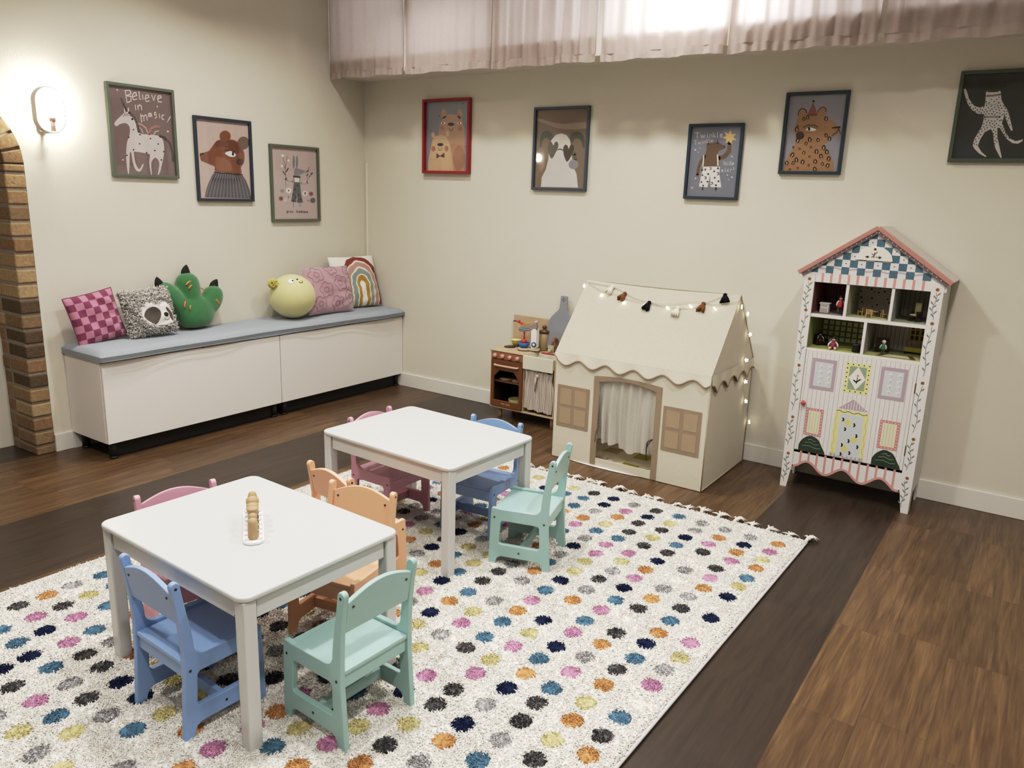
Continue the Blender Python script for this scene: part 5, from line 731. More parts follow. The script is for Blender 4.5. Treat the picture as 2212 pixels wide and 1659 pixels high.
    MB().tube([(*loc(-.003, v), .009) for v in np.linspace(0, Ld, 40)], .006, 8).build('edge_binding', mat('c9c6c6', .9), t)
    TS = mat('ddd6c9', .95, .1)
    vars_ = []
    for k in range(4):
        rt_ = random.Random(k); b = MB(); b.tube([(0, -.006, .008), (0, .006, .013), (0, .014, .014)], .0055, 7); b.ball(.008, .007, .0075, 10, 6, M=T(0, .016, .013))
        for j in range(9):
            a = (j-4)/4*rt_.uniform(.7, 1.1); l = rt_.uniform(.028, .045)
            b.tube([(0, .018, .012), (math.sin(a)*l*.5, .018+math.cos(a)*l*.5, .013+rt_.uniform(-.003, .006)), (math.sin(a)*l, .018+math.cos(a)*l*.95, .005)], .0035, 5, taper=[1, 1, .5])
        vars_.append(b.build('tassel', TS, t))
    n = 28
    for k in range(n):
        o = vars_[k] if k < 4 else vars_[k % 4].copy()
        if k >= 4: COL.objects.link(o); o.parent = t
        p = loc(.02+(Wd-.03)*k/(n-1)+rg.uniform(-.01, .01), -.0015); o.location = (p[0], p[1], 0); o.rotation_euler = (0, 0, rg.uniform(-.5, .5))
        o.scale = [rg.uniform(1.1, 1.45)]*3
rug()
# ------------------------------------------------------------------ play kitchen
PLY = mat('b59c7b', .55, .3, noise=.1, nscale=12); CRM = mat('d3cdb8', .5, .35)
def kitchen():
    t = thing('play_kitchen', 'small wooden play kitchen with brown oven and striped sink curtain beside the tent', 'play kitchen', (1.462, -.28, 0))
    W_, D_, Z0, Z1 = .523, .258, .08, .478; xm = .273
    b = MB().box(0, .010, .004, D_, Z0, Z1).box(W_-.010, W_, .002, D_, Z0, Z1).box(xm-.005, xm+.005, .006, D_, Z0+.01, Z1-.01).box(0, W_, 0, D_, Z0, Z0+.010).box(.01, W_-.01, D_-.008, D_, Z0, Z1)
    b.build('carcass', PLY, t, bevel=.002)
    MB().box(.0105, .0125, .012, D_-.009, .092, .422).box(xm-.0075, xm-.0055, .012, D_-.009, .092, .422).box(.0125, xm-.0075, D_-.011, D_-.009, .092, .422).box(.0125, xm-.0075, .012, D_-.011, .0905, .0925).build('oven_lining', mat('2a1c13', .6), t)
    MB().box(.013, xm-.008, .02, D_-.012, .262, .268).build('oven_shelf', mat('6e4632', .6), t)
    MB().box(-.003, xm, -.006, D_, Z1, Z1+.008, bev=.002).box(xm, W_, D_-.09, D_, Z1, Z1+.008).build('counter', PLY, t)
    cp = MB().box(.012, xm-.003, -.004, .008, .428, .474, bev=.002).build('control_panel', mat('935a41', .5), t)
    for k in range(4):
        MB().cyl(.0135, 0, .016, 18, bev=.002).build('knob', mat('c99a82', .5), cp, loc=(.045+k*.0615, -.004, .451), rot=(PI/2, 0, 0))
    x0, x1, z0, z1 = .012, xm-.004, .094, .424; w, h = x1-x0, z1-z0
    hole = [(.09, .13), (.91, .13), (.91, .60), (.73, .775), (.27, .775), (.09, .63)]
    dr = MB().solid([rrect(x0, z0, x1, z1, .004, 2), [(x0+u*w, z0+v*h) for u, v in hole][::-1]], .012, .0015, 0, T(0, -.001, 0) @ XZ).build('oven_door', mat('6d4018', .5, .3), t)
    MB().tube(catmull([(x0+.14*w, -.006, z0+.885*h), (x0+.17*w, -.022, z0+.885*h), (x0+.5*w, -.026, z0+.885*h), (x0+.83*w, -.022, z0+.885*h), (x0+.86*w, -.006, z0+.885*h)], 5), .007, 8).build('handle', mat('c99a82', .5), dr)
    cu = bpy.data.curves.new('t', 'FONT'); cu.body = 'TINY LAND'; cu.size = .0125; cu.align_x = 'CENTER'; cu.extrude = .0003; cu.space_character = 1.25
    o = bpy.data.objects.new('t', cu); me = bpy.data.meshes.new_from_object(o); bpy.data.objects.remove(o)
    MB().mesh(me, 0, T((x0+x1)/2, -.0076, z0+.058*h) @ XZ).build('lettering', mat('d9b99a', .5), dr)
    # sink: open basin with apron front
    sx0, sx1 = xm+.002, W_-.012; b = MB()
    b.box(sx0, sx1, -.014, -.004, .392, .484, bev=.002).box(sx0, sx0+.008, -.004, .168, .42, .482).box(sx1-.008, sx1, -.004, .168, .42, .482).box(sx0, sx1, .160, .168, .42, .482).box(sx0, sx1, -.004, .168, .412, .42)
    b.build('sink', CRM, t)
    # gathered curtain
    A1, A2 = mat('cfc4b6', .9), mat('7d6a6c', .9)
    def cf(u, v):
        k = (1-v)**2*.25; x = (u-.5)*(sx1-sx0-.006)*(1-.10*math.exp(-((v-.82)/.16)**2))
        dd = .006*math.sin(u*9*2*PI+1.5*math.sin(v*3))+.004*math.sin(u*23+v*5)
        return ((sx0+sx1)/2+x, .004+dd, .118+v*.275-.012*u+.004*math.sin(u*20))
    cu_ = MB().sheet(cf, 132, 16, mi=lambda u, v: 1 if int(u*132) % 4 in (0,) else 0).build('sink_curtain', [A1, A2], t)
    MB().ball(.014, .012, .017, 12, 8, M=T((sx0+sx1)/2-.005, -.003, .352)).tube([((sx0+sx1)/2-.01, -.006, .348), ((sx0+sx1)/2-.018, -.008, .30), ((sx0+sx1)/2-.016, -.006, .25)], .008, 8, taper=[1, .9, .3]).build('knot', mat('b3a598', .9), cu_)
    MB().box(.012, W_-.002, D_-.008, D_, Z1+.008, .70, bev=.002).build('back_panel', PLY, t)
    for x, y in ((.052, .06), (W_-.042, .06), (.052, D_-.03), (W_-.042, D_-.03)): MB().cyl(.0135, 0, Z0, 14, r2=.015).build('leg', mat('c59c73', .5), t, loc=(x, y, 0))
    for x, y in ((.058, .145), (.118, .215)): MB().cyl(.040, 0, .006, 28, bev=.002).build('burner', mat('2b2622', .5), t, loc=(x, y, Z1+.008))
    fp = catmull([(.413, .19, Z1+.006), (.413, .19, .55), (.413, .182, .578), (.413, .16, .587), (.413, .140, .574), (.413, .136, .55)], 5)
    MB().tube(fp, .0115, 10).build('faucet', mat('7c4a2c', .45), t)
    return t
kitchen()
KX, KY = 1.462, -.28; KZ = .4865
# things in and on the kitchen
for k, (x, rz, lb) in enumerate(((.085, .3, 'pale half round toy bread slice on the oven shelf, left one'), (.185, -.35, 'pale half round toy bread slice on the oven shelf, right one'))):
    o = MB().solid([arc(0, 0, .045, PI, 2*PI, 14)], .012, .003).build('toy_bread', mat('c2a27c', .7), None, (KX+x, KY+.085, .2745), (0, 0, rz)); tag(o, lb, 'toy food', 'toy bread slices in the oven')
    MB().tube([(q[0]*1.0, q[1]*1.0, 0) for q in arc(0, 0, .045, PI, 2*PI, 14)], .0062, 6).build('crust', mat('9c7049', .7), o)
pt = thing('toy_pot', 'yellow green toy pot on the oven floor behind the door', 'toy pot', (KX+.165, KY+.09, .093))
MB().lathe([(.050, 0), (.055, .006), (.055, .05), (.052, .05), (.050, .008)], 24).build('pot', mat('8b8440', .5), pt)
MB().tube([(-.055, 0, .036), (-.068, 0, .036)], .006, 8).tube([(.055, 0, .036), (.068, 0, .036)], .006, 8).build('handle', mat('6b5a2c', .5), pt)
# stand mixer
mxr = thing('toy_mixer', 'wooden toy stand mixer with white post, blue dial and red whisk on the kitchen counter', 'toy mixer', (1.672, -.150, KZ), math.radians(14))
MB().solid([rrect(-.062, -.045, .03, .045, .04, 8)], .012, .002, 0, T(0, 0, .011)).solid([rrect(-.01, -.028, .092, .028, .014, 4)], .012, .002, 0, T(0, 0, .0112)).build('base', mat('c3ab8d', .5), mxr)
MB().solid([rrect(-.062, -.045, .03, .045, .04, 8)], .005, 0, 0, T(0, 0, .0025)).solid([rrect(-.01, -.028, .092, .028, .014, 4)], .0048, 0, 0, T(0, 0, .0025)).build('base_underside', mat('33231c', .6), mxr)
for s in (-1, 1): MB().solid([rrect(.036, .017, .076, .155, .019, 6)], .012, .002, 0, T(0, s*.022, 0) @ XZ).build('post', mat('e6e2de', .4), mxr)
MB().cyl(.018, 0, .008, 18, bev=.002).cyl(.009, .008, .0095, 14, 1).build('dial', [mat('1d4f7c', .4), mat('e6e2de', .4)], mxr, loc=(.060, -.0282, .05), rot=(PI/2, 0, 0))
hd = MB().solid([[(-.058, .128), (-.058, .155), (-.03, .166), (.02, .178), (.05, .195), (.068, .19), (.072, .165), (.066, .15), (.02, .142), (-.02, .126)]], .030, .004, 0, XZ).build('head', mat('8c8078', .5), mxr)
MB().box(-.059, .02, -.0165, .0165, .142, .153, 0).box(-.0595, .018, -.0168, .0168, .146, .1495, 1).build('stripe', [mat('33475c', .5), mat('a9c4d4', .5)], hd)
MB().solid([[(-.05, .162), (.05, .196), (.05, .2), (-.02, .186), (-.05, .168)]], .028, .001, 0, XZ).build('top_plate', mat('b3853c', .5), hd)
MB().cyl(.010, -.012, .012, 14, M=T(.06, 0, .200) @ Rx(PI/2)).build('pin', mat('c3ab9d', .5), hd)
lv = MB().tube([(-.085, 0, .197), (-.03, 0, .180)], .006, 8).ball(.018, .012, .008, 12, 8, M=T(-.035, 0, .181)).tube([(-.06, 0, .188), (-.06, 0, .206)], .007, 8).build('lever', mat('b5201f', .45), mxr)
MB().tube([(-.105, 0, .194), (-.085, 0, .197)], .004, 8).build('lever_tip', mat('3d241d', .5), lv)
MB().tube([(-.022, 0, .13), (-.022, 0, .07)], .0065, 8).ball(.019, .019, .022, 14, 8, M=T(-.022, 0, .058)).build('whisk', mat('b5201f', .45), mxr)
o = MB().lathe([(.020, 0), (.033, .012), (.041, .036), (.038, .036), (.030, .014), (.018, .006)], 24).build('toy_bowl', mat('1f66a8', .4), None, (1.650, -.155, KZ+.0172)); tag(o, 'blue toy bowl under the red whisk of the toy mixer', 'toy bowl')
cu_ = thing('toy_cup', 'pale yellow lidded toy pot behind the left burner', 'toy cup', (1.532, -.075, KZ+.006))
MB().lathe([(.020, 0), (.034, .028), (.036, .036), (.033, .036), (.018, .006)], 20).build('cup', mat('d8c45c', .5), cu_); MB().lathe([(.039, .036), (.040, .041), (.01, .046), (.002, .047)], 20).build('lid', mat('dcca66', .5), cu_)
jr = thing('wooden_jar', 'tall pale jar with a dark wooden knob lid behind the toy mixer', 'jar', (1.757, -.068, KZ))
MB().cyl(.032, 0, .122, 22, bev=.003).build('jar_body', mat('a08a62', .4), jr); MB().lathe([(.036, .122), (.037, .137), (.012, .144), (.010, .15), (.016, .158), (.016, .167), (.006, .174)], 22).build('lid', mat('573422', .4), jr)
pd_ = thing('pizza_paddle', 'large grey paddle board with a holed handle, leaning behind the play kitchen', 'paddle board', (1.885, -.072, KZ+.003), rot=(-.09, 0, .0))
PO = catmull([(-.105, .05), (-.107, .16), (-.095, .22), (-.06, .262), (-.034, .288), (-.028, .32)], 4)+[(-.026, .375)]+arc(-.019, .377, .007, PI, PI/2, 3)+arc(.019, .377, .007, PI/2, 0, 3)+[(.026, .375)]+catmull([(.028, .32), (.034, .288), (.06, .262), (.095, .22), (.107, .16), (.105, .05)], 4)+catmull([(.095, .02), (.06, .002), (0, 0), (-.06, .002), (-.095, .02)], 3)
MB().solid([PO, circ(0, .358, .0075, 14)[::-1]], .012, .002, 0, XZ).build('board', mat('82868e', .5, .3), pd_)
MB().tube([(x, -.007, z) for x, z in circ(0, .358, .0085, 16)], .0015, 6, closed=True).build('eyelet', mat('4b4d52', .4), pd_)
for k, (x, y, lb) in enumerate(((1.825, -.066, 'small slatted cream toy crate left of the brown tap'), (1.905, -.060, 'small slatted cream toy crate behind the brown tap'))):
    c_ = thing('toy_crate', lb, 'toy crate', (x, y, KZ), 0, 'little slatted crates on the play kitchen')
    for s in range(4): MB().box(-.024+s*.0125, -.015+s*.0125, -.018, -.015, 0, .045).build('slat', mat('cdbf9c', .6), c_)
    MB().box(-.024, .0235, -.015, .018, 0, .006).box(-.024, -.021, -.015, .018, .006, .045).box(.0205, .0235, -.015, .018, .006, .045).box(-.021, .0205, .015, .018, .006, .045).build('box', mat('cdbf9c', .6), c_)
o = MB().cyl(.014, 0, .022, 16, bev=.002).build('toy_cylinder', mat('b8a67c', .6), None, (1.828, -.105, KZ)); tag(o, 'small round wooden block in front of the left toy crate', 'toy block')
tr = thing('sink_tray', 'cream tray with a dark red pad lying across the toy sink', 'tray', (1.865, -.184, .4848))
MB().box(-.058, .058, -.022, .022, 0, .006, bev=.002).build('tray', mat('d8cdb6', .5), tr); MB().box(-.050, .050, -.016, .018, .006, .012, bev=.002).build('pad', mat('8a2a20', .7), tr)

# ------------------------------------------------------------------ play tent
CANT = cloth_mat('cfc7b3', .3, name='roof_canvas'); CAN = mat('cfc7b3', .9, .1, noise=.03, nscale=6, bump=.25, bscale=30); TAN = mat('93806a', .9, .1, noise=.08, nscale=120); TAN2 = mat('a18d70', .9, .1, noise=.06, nscale=120); PIP = mat('8d7a62', .9)
def tent():
    X0, X1, Y0, Y1, ZE, ZR, YR = 2.246, 3.182, -.705, -.035, .637, 1.033, -.37
    t = thing('play_tent', 'cream canvas play house tent with scalloped eaves and a curtained doorway', 'play tent', (X0, Y0, 0)); L_, D_ = X1-X0, Y1-Y0
    yr = YR-Y0
    # front wall with arched door opening
    dx0, dx1 = .292, .642
    door = [(dx0, .052), (dx1, .052)]+[(dx1+(dx0-dx1)*k/12, .507+.024*math.sin(PI*k/12)) for k in range(13)]
    MB().solid([[(0, .004), (L_, .004), (L_, ZE), (0, ZE)], door[::-1]], .004, 0, 0, XZ).build('front_wall', CAN, t)
    gab = [(0, .004), (D_, .004), (D_, ZE), (yr, ZR), (0, ZE)]
    rgx = MB().solid([gab], .004, 0, 0, T(L_, 0, 0) @ YZ).build('side_wall', CAN, t)
    MB().solid([gab], .004, 0, 0, YZ).build('side_wall', CAN, t)
    MB().box(0, L_, D_-.002, D_+.002, .004, ZE).build('back_wall', CAN, t)
    def rf(u, v, s=1):
        sag = -.010*math.sin(PI*u)*math.sin(PI*v)-.012*math.sin(PI*u)*v**6+.0025*math.sin(u*11+v*7)*math.sin(PI*v)
        y0 = -.006 if s > 0 else D_+.006
        return (-.006+(L_+.012)*u, y0+(yr-y0)*v, ZE+.003+(ZR-ZE)*v+sag*(1 if s > 0 else .5))
    MB().sheet(lambda u, v: rf(u, v), 60, 30).build('roof_panel', CANT, t)
    MB().sheet(lambda u, v: rf(1-u, v, -1), 20, 10).build('roof_panel', CANT, t)
    # scalloped valance, front and right side
    def scal(n, deep, amp): return lambda u: -deep-amp*math.cos(2*PI*n*(u))*-1 if False else -(deep+amp*math.cos(2*PI*(n*u-.5)))
    fs = lambda u: -(.050+.0175*math.cos(2*PI*(5.5*u-.08*0)-PI*.92))-.02*max(0, (abs(u-.5)-.47)/.03)*-1
    vl = MB().sheet(lambda u, v: (-.006+(L_+.012)*u, -.008-.010*(1-v)*(.6+.4*math.sin(u*33)), ZE+.003+fs(u)*(1-v)), 120, 6).build('valance', CAN, t)
    MB().tube([(-.006+(L_+.012)*k/120, -.016-.004*math.sin(k/120*33), ZE+.003+fs(k/120)) for k in range(121)], .0042, 6).build('piping', PIP, vl)
    ss = lambda u: -(.074+.024*math.cos(2*PI*4.2*u-PI*1.05))
    v2 = MB().sheet(lambda u, v: (L_+.006+.010*(1-v)*(.5+.5*math.sin(u*26)), D_*u, ZE+.003+ss(u)*(1-v)), 70, 6).build('valance', CAN, t)
    MB().tube([(L_+.012+.005*math.sin(k/70*26), D_*k/70, ZE+.003+ss(k/70)) for k in range(71)], .004, 6).build('piping', PIP, v2)
    e = .0035
    MB().tube([(L_+.003, 0, .006), (L_+.003, 0, ZE)], .003, 6).tube([(L_+.004, D_, .006), (L_+.004, D_, ZE), (L_+.004, yr, ZR+.002), (L_+.005, -.003, ZE)], .003, 6).tube([(L_+.003, 0, .006), (L_+.003, D_, .006)], .003, 6).build('seam_piping', mat('b3a68c', .9), t)
    # door trim
    tr = MB(); w_ = .034
    tr.solid([rrect(dx0-w_, .012, dx0, .525, .002, 1)], .003, 0, 0, T(0, -.0035, 0) @ XZ).solid([rrect(dx1, .008, dx1+w_, .525, .002, 1)], .003, 0, 0, T(0, -.0035, 0) @ XZ)
    top = [(dx1+w_, .505), (dx1+w_, .536)]+[(dx1+w_+(dx0-dx1-2*w_)*k/12, .536+.014*math.sin(PI*k/12)) for k in range(13)]+[(dx0-w_, .505), (dx0, .507)]+[(dx0+(dx1-dx0)*k/12, .507+.024*math.sin(PI*k/12)) for k in range(13)]
    tr.solid([top], .003, 0, 0, T(0, -.004, 0) @ XZ)
    tr.build('door_trim', TAN, t)
    for x0, x1, z0, z1 in ((.020, .233, .200, .450), (.690, .908, .190, .440)):
        p = MB().solid([rrect(x0, z0, x1, z1, .002, 1)], .003, 0, 0, T(0, -.0035, 0) @ XZ).build('window_patch', TAN, t)
        b = MB(); m = .020; xc, zc = (x0+x1)/2, (z0+z1)/2
        for a0, a1 in ((x0+m, xc-.011), (xc+.011, x1-m)):
            for c0, c1 in ((z0+m, zc-.010), (zc+.010, z1-m)):
                b.solid([rrect(a0, c0, a1, c1, .002, 1)], .002, 0, 0, T(0, -.0052, 0) @ XZ)
        b.build('window_pane', TAN2, p)
    # sheer curtain in the doorway
    SH = cloth_mat('dedad2', .35, .12, 'sheer_white')
    def cf(u, v):
        k = 1-v
        d = .010*math.sin(u*14*PI+.8*math.sin(v*4))+.006*math.sin(u*37+1+v*3)
        z = .150+.008*math.sin(u*19+1)-.03*math.exp(-((u-.62)/.2)**2)+.004*math.sin(u*41)
        return (dx0-.012+(dx1-dx0+.024)*u+.008*k*math.sin(u*23), .022+d*(.5+.6*k), z+(.545-z)*v)
    MB().sheet(cf, 110, 14).build('door_curtain', SH, t)
    TIE = mat('3d352e', .8)
    MB().tube(catmull([(dx1-.004, .004, .235), (dx1-.03, -.004, .215), (dx1-.034, -.004, .17), (dx1-.03, -.003, .11)], 4), .0035, 6).tube(catmull([(dx1-.004, .004, .235), (dx1-.024, -.006, .205), (dx1-.032, -.004, .185)], 4), .003, 6).build('curtain_tie', TIE, t)
    MB().tube(catmull([(dx0+.012, .002, .27), (dx0+.006, -.004, .24), (dx0-.004, -.006, .20), (dx0-.006, -.006, .15)], 4), .003, 6).ball(.006, .004, .005, 8, 6, M=T(dx0+.014, 0, .268)).build('curtain_tie', mat('6a5c4c', .8), t)
    MB().sheet(lambda u, v: (.04+.62*u, -.028*math.sin(PI*u)*(1-v)+.01, .003+.004*v), 24, 3).build('floor_sheet', mat('d9d6d6', .5), t)
    o = thing('play_mat', 'checked olive, tan and cream mat on the floor inside the play tent', 'mat', (X0+L_/2, Y0+D_/2, .006))
    ms = [mat('d6c9a8', .9), mat('b39b75', .9), mat('a89a1c', .9)]
    def ck(u, v):
        i, j = int(u*9), int(v*6); return [2, 0, 1, 0][(i+2*j) % 4] if (i+j) % 2 == 0 else [0, 0, 1, 0][(i*3+j) % 4]
    MB().sheet(lambda u, v: ((u-.5)*(L_-.03), (v-.5)*(D_-.05), .012+.004*math.sin(u*21)*math.sin(v*17)), 72, 48, mi=ck).build('cover', ms, o)
    return t
tent()
# string of star lights and tassel garland, hung along the ridge
def onroof(x, z, off=.012):
    k = (z-.637)/.396; y = -.705+.335*k; n = Vector((0, -.396, .335)).normalized(); s = .010*math.sin(PI*(x-2.246)/.936)
    return Vector((x, y, z-s*.6))+n*off
sl = thing('string_lights', 'string of small glowing star lights draped over the tent roof and down its right side', 'string lights', (2.246, -.37, 1.03))
inv = Vector((-2.246, .37, -1.03))
def rel(p): return tuple(Vector(p)+inv)
wire = [rel(onroof(x, z)) for x, z in ((2.252, 1.017), (2.33, .99), (2.382, .979), (2.476, .969), (2.57, .953), (2.667, .949), (2.799, .953), (2.932, .975), (2.998, .979), (3.069, .973), (3.185, .995))]
side = [(3.20, -.36, .99), (3.198, -.31, .95), (3.197, -.245, .85), (3.197, -.225, .72), (3.2, -.215, .60), (3.197, -.19, .50), (3.198, -.15, .40), (3.2, -.075, .30), (3.2, -.04, .245)]
MB().tube(catmull(wire, 3), .0014, 5).tube(catmull([wire[-1]]+[rel(p) for p in side], 3), .0012, 5).build('wire', mat('b9b1a2', .6), sl)
STAR = mat('fff1cf', .5, emit=7)
def star_mesh(r=.0125):
    P = [((r if k % 2 == 0 else r*.48)*math.sin(PI*k/5), (r if k % 2 == 0 else r*.48)*math.cos(PI*k/5)) for k in range(10)]
    return MB().solid([P], .006, .001)
first = None
spots = [onroof(x, z-.012, .014) for x, z in ((2.38, .966), (2.539, .942), (2.673, .945), (2.81, .942), (2.938, .962), (3.076, .962))]+[Vector(p) for p in ((3.203, -.39, .975), (3.206, -.285, .925), (3.206, -.205, .80), (3.206, -.222, .655), (3.206, -.195, .525), (3.206, -.15, .40), (3.206, -.045, .25))]+[Vector((2.235, -.405, 1.0))]
for k, p in enumerate(spots):
    if first is None: first = o = star_mesh().build('star_light', STAR, sl)
    else: o = first.copy(); COL.objects.link(o); o.parent = sl
    o.location = rel(p); o.rotation_euler = (.87, 0, .4*k) if k < 6 else (.5*k, PI/2, .3)
tg = thing('tassel_garland', 'garland of cream, brown and black yarn tassels hung on the tent roof', 'garland', (2.246, -.37, 1.03))
TT = [(2.428, 1.006, 'ddd3bd', -.5), (2.520, .980, '6e4524', -.35), (2.690, .948, '17151a', -.3), (2.870, .935, 'ddd3bd', -.15), (3.003, .970, '70461f', -.1), (3.104, 1.022, '151318', .25)]
MB().tube(catmull([rel(onroof(x, z, .008)) for x, z in ((2.252, 1.017), (2.428, 1.008), (2.524, .982), (2.60, .962), (2.690, .951), (2.80, .937), (2.87, .940), (2.945, .943), (3.003, .974), (3.05, .995), (3.104, 1.024))], 4), .0014, 5).build('cord', mat('a89d8a', .8), tg)
for k, (x, z, c, a) in enumerate(TT):
    b = MB(); rr = random.Random(k); b.ball(.009, .009, .009, 10, 8)
    for j in range(14):
        th = 2*PI*j/14; s = .017; b.tube([(0, 0, -.002), (.010*math.cos(th), .006*math.sin(th), -.018), (s*math.cos(th)+rr.uniform(-.004, .004), .009*math.sin(th), -.040+rr.uniform(-.005, .004))], .0052, 6, taper=[1, 1, .6])
    p = onroof(x, z, .012); o = b.build('tassel', mat(c, .95, .1), tg, loc=rel(p)); o.scale = (1.3, 1.3, 1.2); o.rotation_euler = (-.66, 0, 0); o.rotation_euler.rotate_axis('Y', -a)

# ------------------------------------------------------------------ doll house
DW = mat('dcd7d4', .45, .4); PKS = mat('c98f88', .5); BLUE_ = mat('47687a', .5, noise=.25, nscale=60); LIL = mat('b5a3ad', .5); GRN_ = mat('6f7a70', .5); AMB = mat('9a6a2e', .5)
def dollhouse():
    OX, OY = 3.815, -.30
    t = thing('doll_house', 'tall white painted doll house cabinet with pink roof edges and open rooms', 'doll house', (OX, OY, 0))
    D_ = .288
    F = lambda off: T(0, -off, 0) @ XZ
    xl, xr = -.324, .324; il, ir = -.272, .269
    # posts with painted vines
    for sgn, x0, x1, fl in ((-1, xl, il, [(1.147, .98), (.984, .72), (.687, .44), (.400, .24), (.193, .03)]), (1, ir, xr, [(1.146, 1.0), (.982, .72), (.686, .43), (.396, .23), (.189, .03)])):
        ft = [(x0, 0), (x0+.034, 0), (x1, .13)] if sgn < 0 else [(x0, .13), (x1-.034, 0), (x1, 0)]
        o = [(x0, 1.178)]+(ft if sgn < 0 else ft)+[(x1, 1.178)]
        p = MB().solid([o], .012, .001, 0, T(0, -.006, 0) @ XZ).build('post', DW, t)
        b = MB(); xc = (x0+x1)/2
        for k, (zt, zb) in enumerate(fl):
            pts = [(xc-sgn*0+.006*math.sin(j*.9+k)-.004, zt-.015-(zt-.015-zb)*j/9) for j in range(10)]
            b.stroke(pts, .0028, 1, F(.0122))
            for j in range(1, 9):
                x, z = pts[j]; s = 1 if j % 2 else -1
                L = [(x, z), (x+s*.007, z+.012), (x+s*.016, z+.019), (x+s*.013, z+.008), (x+s*.004, z)]
                b.raw([(q[0], q[1], 0) for q in L], [(0, 1, 2, 3, 4)], 1, F(.0123))
            b.raw([(q[0], q[1], 0) for q in circ(xc, zt, .0088, 14)], [tuple(range(14))], 0, F(.0124))
            b.raw([(q[0], q[1], 0) for q in circ(xc-.001, zt+.001, .004, 8)], [tuple(range(8))], 2, F(.0127))
        b.build('painted_vine', [AMB, GRN_, mat('6e4a20', .5)], p)
    for x in (xl, xr-.012): MB().solid([[(.001, 0), (.05, 0), (.06, .10), (D_-.06, .10), (D_-.05, 0), (D_, 0), (D_, 1.178), (.001, 1.178)]], .012, .001, 0, T(x+.006, 0, 0) @ YZ).build('side_panel', DW, t)
    MB().solid([[(xl+.012, .12), (xr-.012, .12), (xr-.012, 1.178), (0, 1.39), (xl+.012, 1.178)]], .008, 0, 0, T(0, D_-.006, 0) @ XZ).build('back_panel', DW, t)
    # shelves and dividers
    def shelf(z, x0=il-.04, x1=ir+.04, th=.014): return MB().box(max(x0, xl+.012), min(x1, xr-.012), -.006, D_-.012, z-th, z).build('shelf', DW, t, bevel=.001)
    shelf(.970, th=.018); shelf(.787); shelf(.222)
    MB().box(xl+.012, xr-.012, .0, D_-.012, 1.133, 1.14).build('shelf', DW, t)
    for x, z0, z1 in ((-.1075, .970, 1.133), (.105, .970, 1.133), (-.001, .787, .953)): MB().box(x-.007, x+.007, -.006, D_-.012, z0, z1).build('divider', DW, t)
    # gable with painted chequer
    g = MB().solid([[(-.335, 1.135), (.335, 1.135), (.335, 1.178), (0, 1.412), (-.335, 1.178)]], .010, 0, 0, T(0, -.004, 0) @ XZ).build('gable', DW, t)
    b = MB(); s = .0374
    def R(x0, x1, z0, z1, mi, off): b.raw([(x0, z0, 0), (x1, z0, 0), (x1, z1, 0), (x0, z1, 0)], [(0, 1, 2, 3)], mi, F(off))
    def lim(z): return .325*(1.405-z)/(1.405-1.178)
    for j in range(6):
        z0 = 1.1835+j*s*.98; z1 = z0+s*.98
        for i in range(-9, 9):
            x0 = i*s+.0; x1 = x0+s
            if (i+j) % 2 == 0: 
                xm = min(abs(x0), abs(x1)); 
                if max(abs(x0), abs(x1)) < lim(z0)+.5*s:
                    P = [(x0, z0), (x1, z0), (x1, z1), (x0, z1)]; P = [(max(-lim(z), min(lim(z), x)), z) for x, z in P]
                    b.raw([(x, z, 0) for x, z in P], [(0, 1, 2, 3)], 0, F(.0094))
            elif j > 0 and max(abs(x0), abs(x1)) < lim(z1)+.3*s:
                b.raw([(q[0], q[1], 0) for q in circ(x0+s/2, z0+s/2, .0032, 8)], [tuple(range(8))], 1, F(.0094))
    b.stroke([(-.31+.62*k/40, 1.208+.004*math.sin(k*.95)) for k in range(41)], .009, 2, F(.0092))
    for k in range(12): R(-.241+k*.0425, -.229+k*.0425, 1.136, 1.183, 3, .0093)
    b.build('painted_chequer', [BLUE_, mat('4d4a3c', .5), LIL, PKS], g)
    lu = MB().solid([[(-.085, 1.262)]+[(.085*math.cos(a), 1.262+.070*math.sin(a)) for a in [PI*k/20 for k in range(21)]]], .006, .001, 0, T(-.003, -.012, 0) @ XZ).build('fanlight', mat('e3ddd0', .5), g)
    b = MB(); K = mat('33302a', .5)
    for x, z in ((-.003, 1.318), (-.034, 1.279), (.022, 1.279)): b.raw([(q[0], q[1], 0) for q in circ(x, z, .0062, 10)], [tuple(range(10))], 0, F(.0157))
    for P in ([(-.005, 1.275), (-.003, 1.302)], [(-.003, 1.292), (.008, 1.306)], [(-.004, 1.287), (-.016, 1.296)], [(-.028, 1.281), (-.044, 1.28)], [(.016, 1.281), (.03, 1.281)], [(-.016, 1.279), (-.006, 1.284)], [(.004, 1.281), (.012, 1.28)]): b.stroke(P, .0032, 0, F(.0156))
    b.build('painted_flowers', K, lu)
    # roof
    rd = math.hypot(.345, .235)
    for sgn in (-1, 1):
        a = math.atan2(.238, .345)
        rp = MB(); n = 26
        for k in range(n):
            rp.box(0, rd+.008, -.012+(D_+.010)*k/n, -.012+(D_+.010)*(k+1)/n, .0, .014, k % 2)
        M = T(0, 0, 1.414) @ (Ry(a) if sgn > 0 else Rz(PI) @ Ry(a))
        q = rp.build('roof_panel', [DW, mat('b9a59c', .5)], t)
        q.matrix_local = M if sgn > 0 else T(0, D_-.014, 1.414) @ Rz(PI) @ Ry(a)
        e = MB().box(-.004, rd+.010, -.007, .007, -.004, .019, bev=.003).build('roof_edge', mat('b37c70', .45), t)
        e.matrix_local = T(0, -.019, 1.414) @ (Ry(a) if sgn > 0 else Rz(PI) @ Ry(a))
        u = MB().box(0, rd, -.002, .002, -.018, -.003)
        for k in range(15): u.box(.012+k*.026, .016+k*.026, -.003, .003, -.011, -.007, 1)
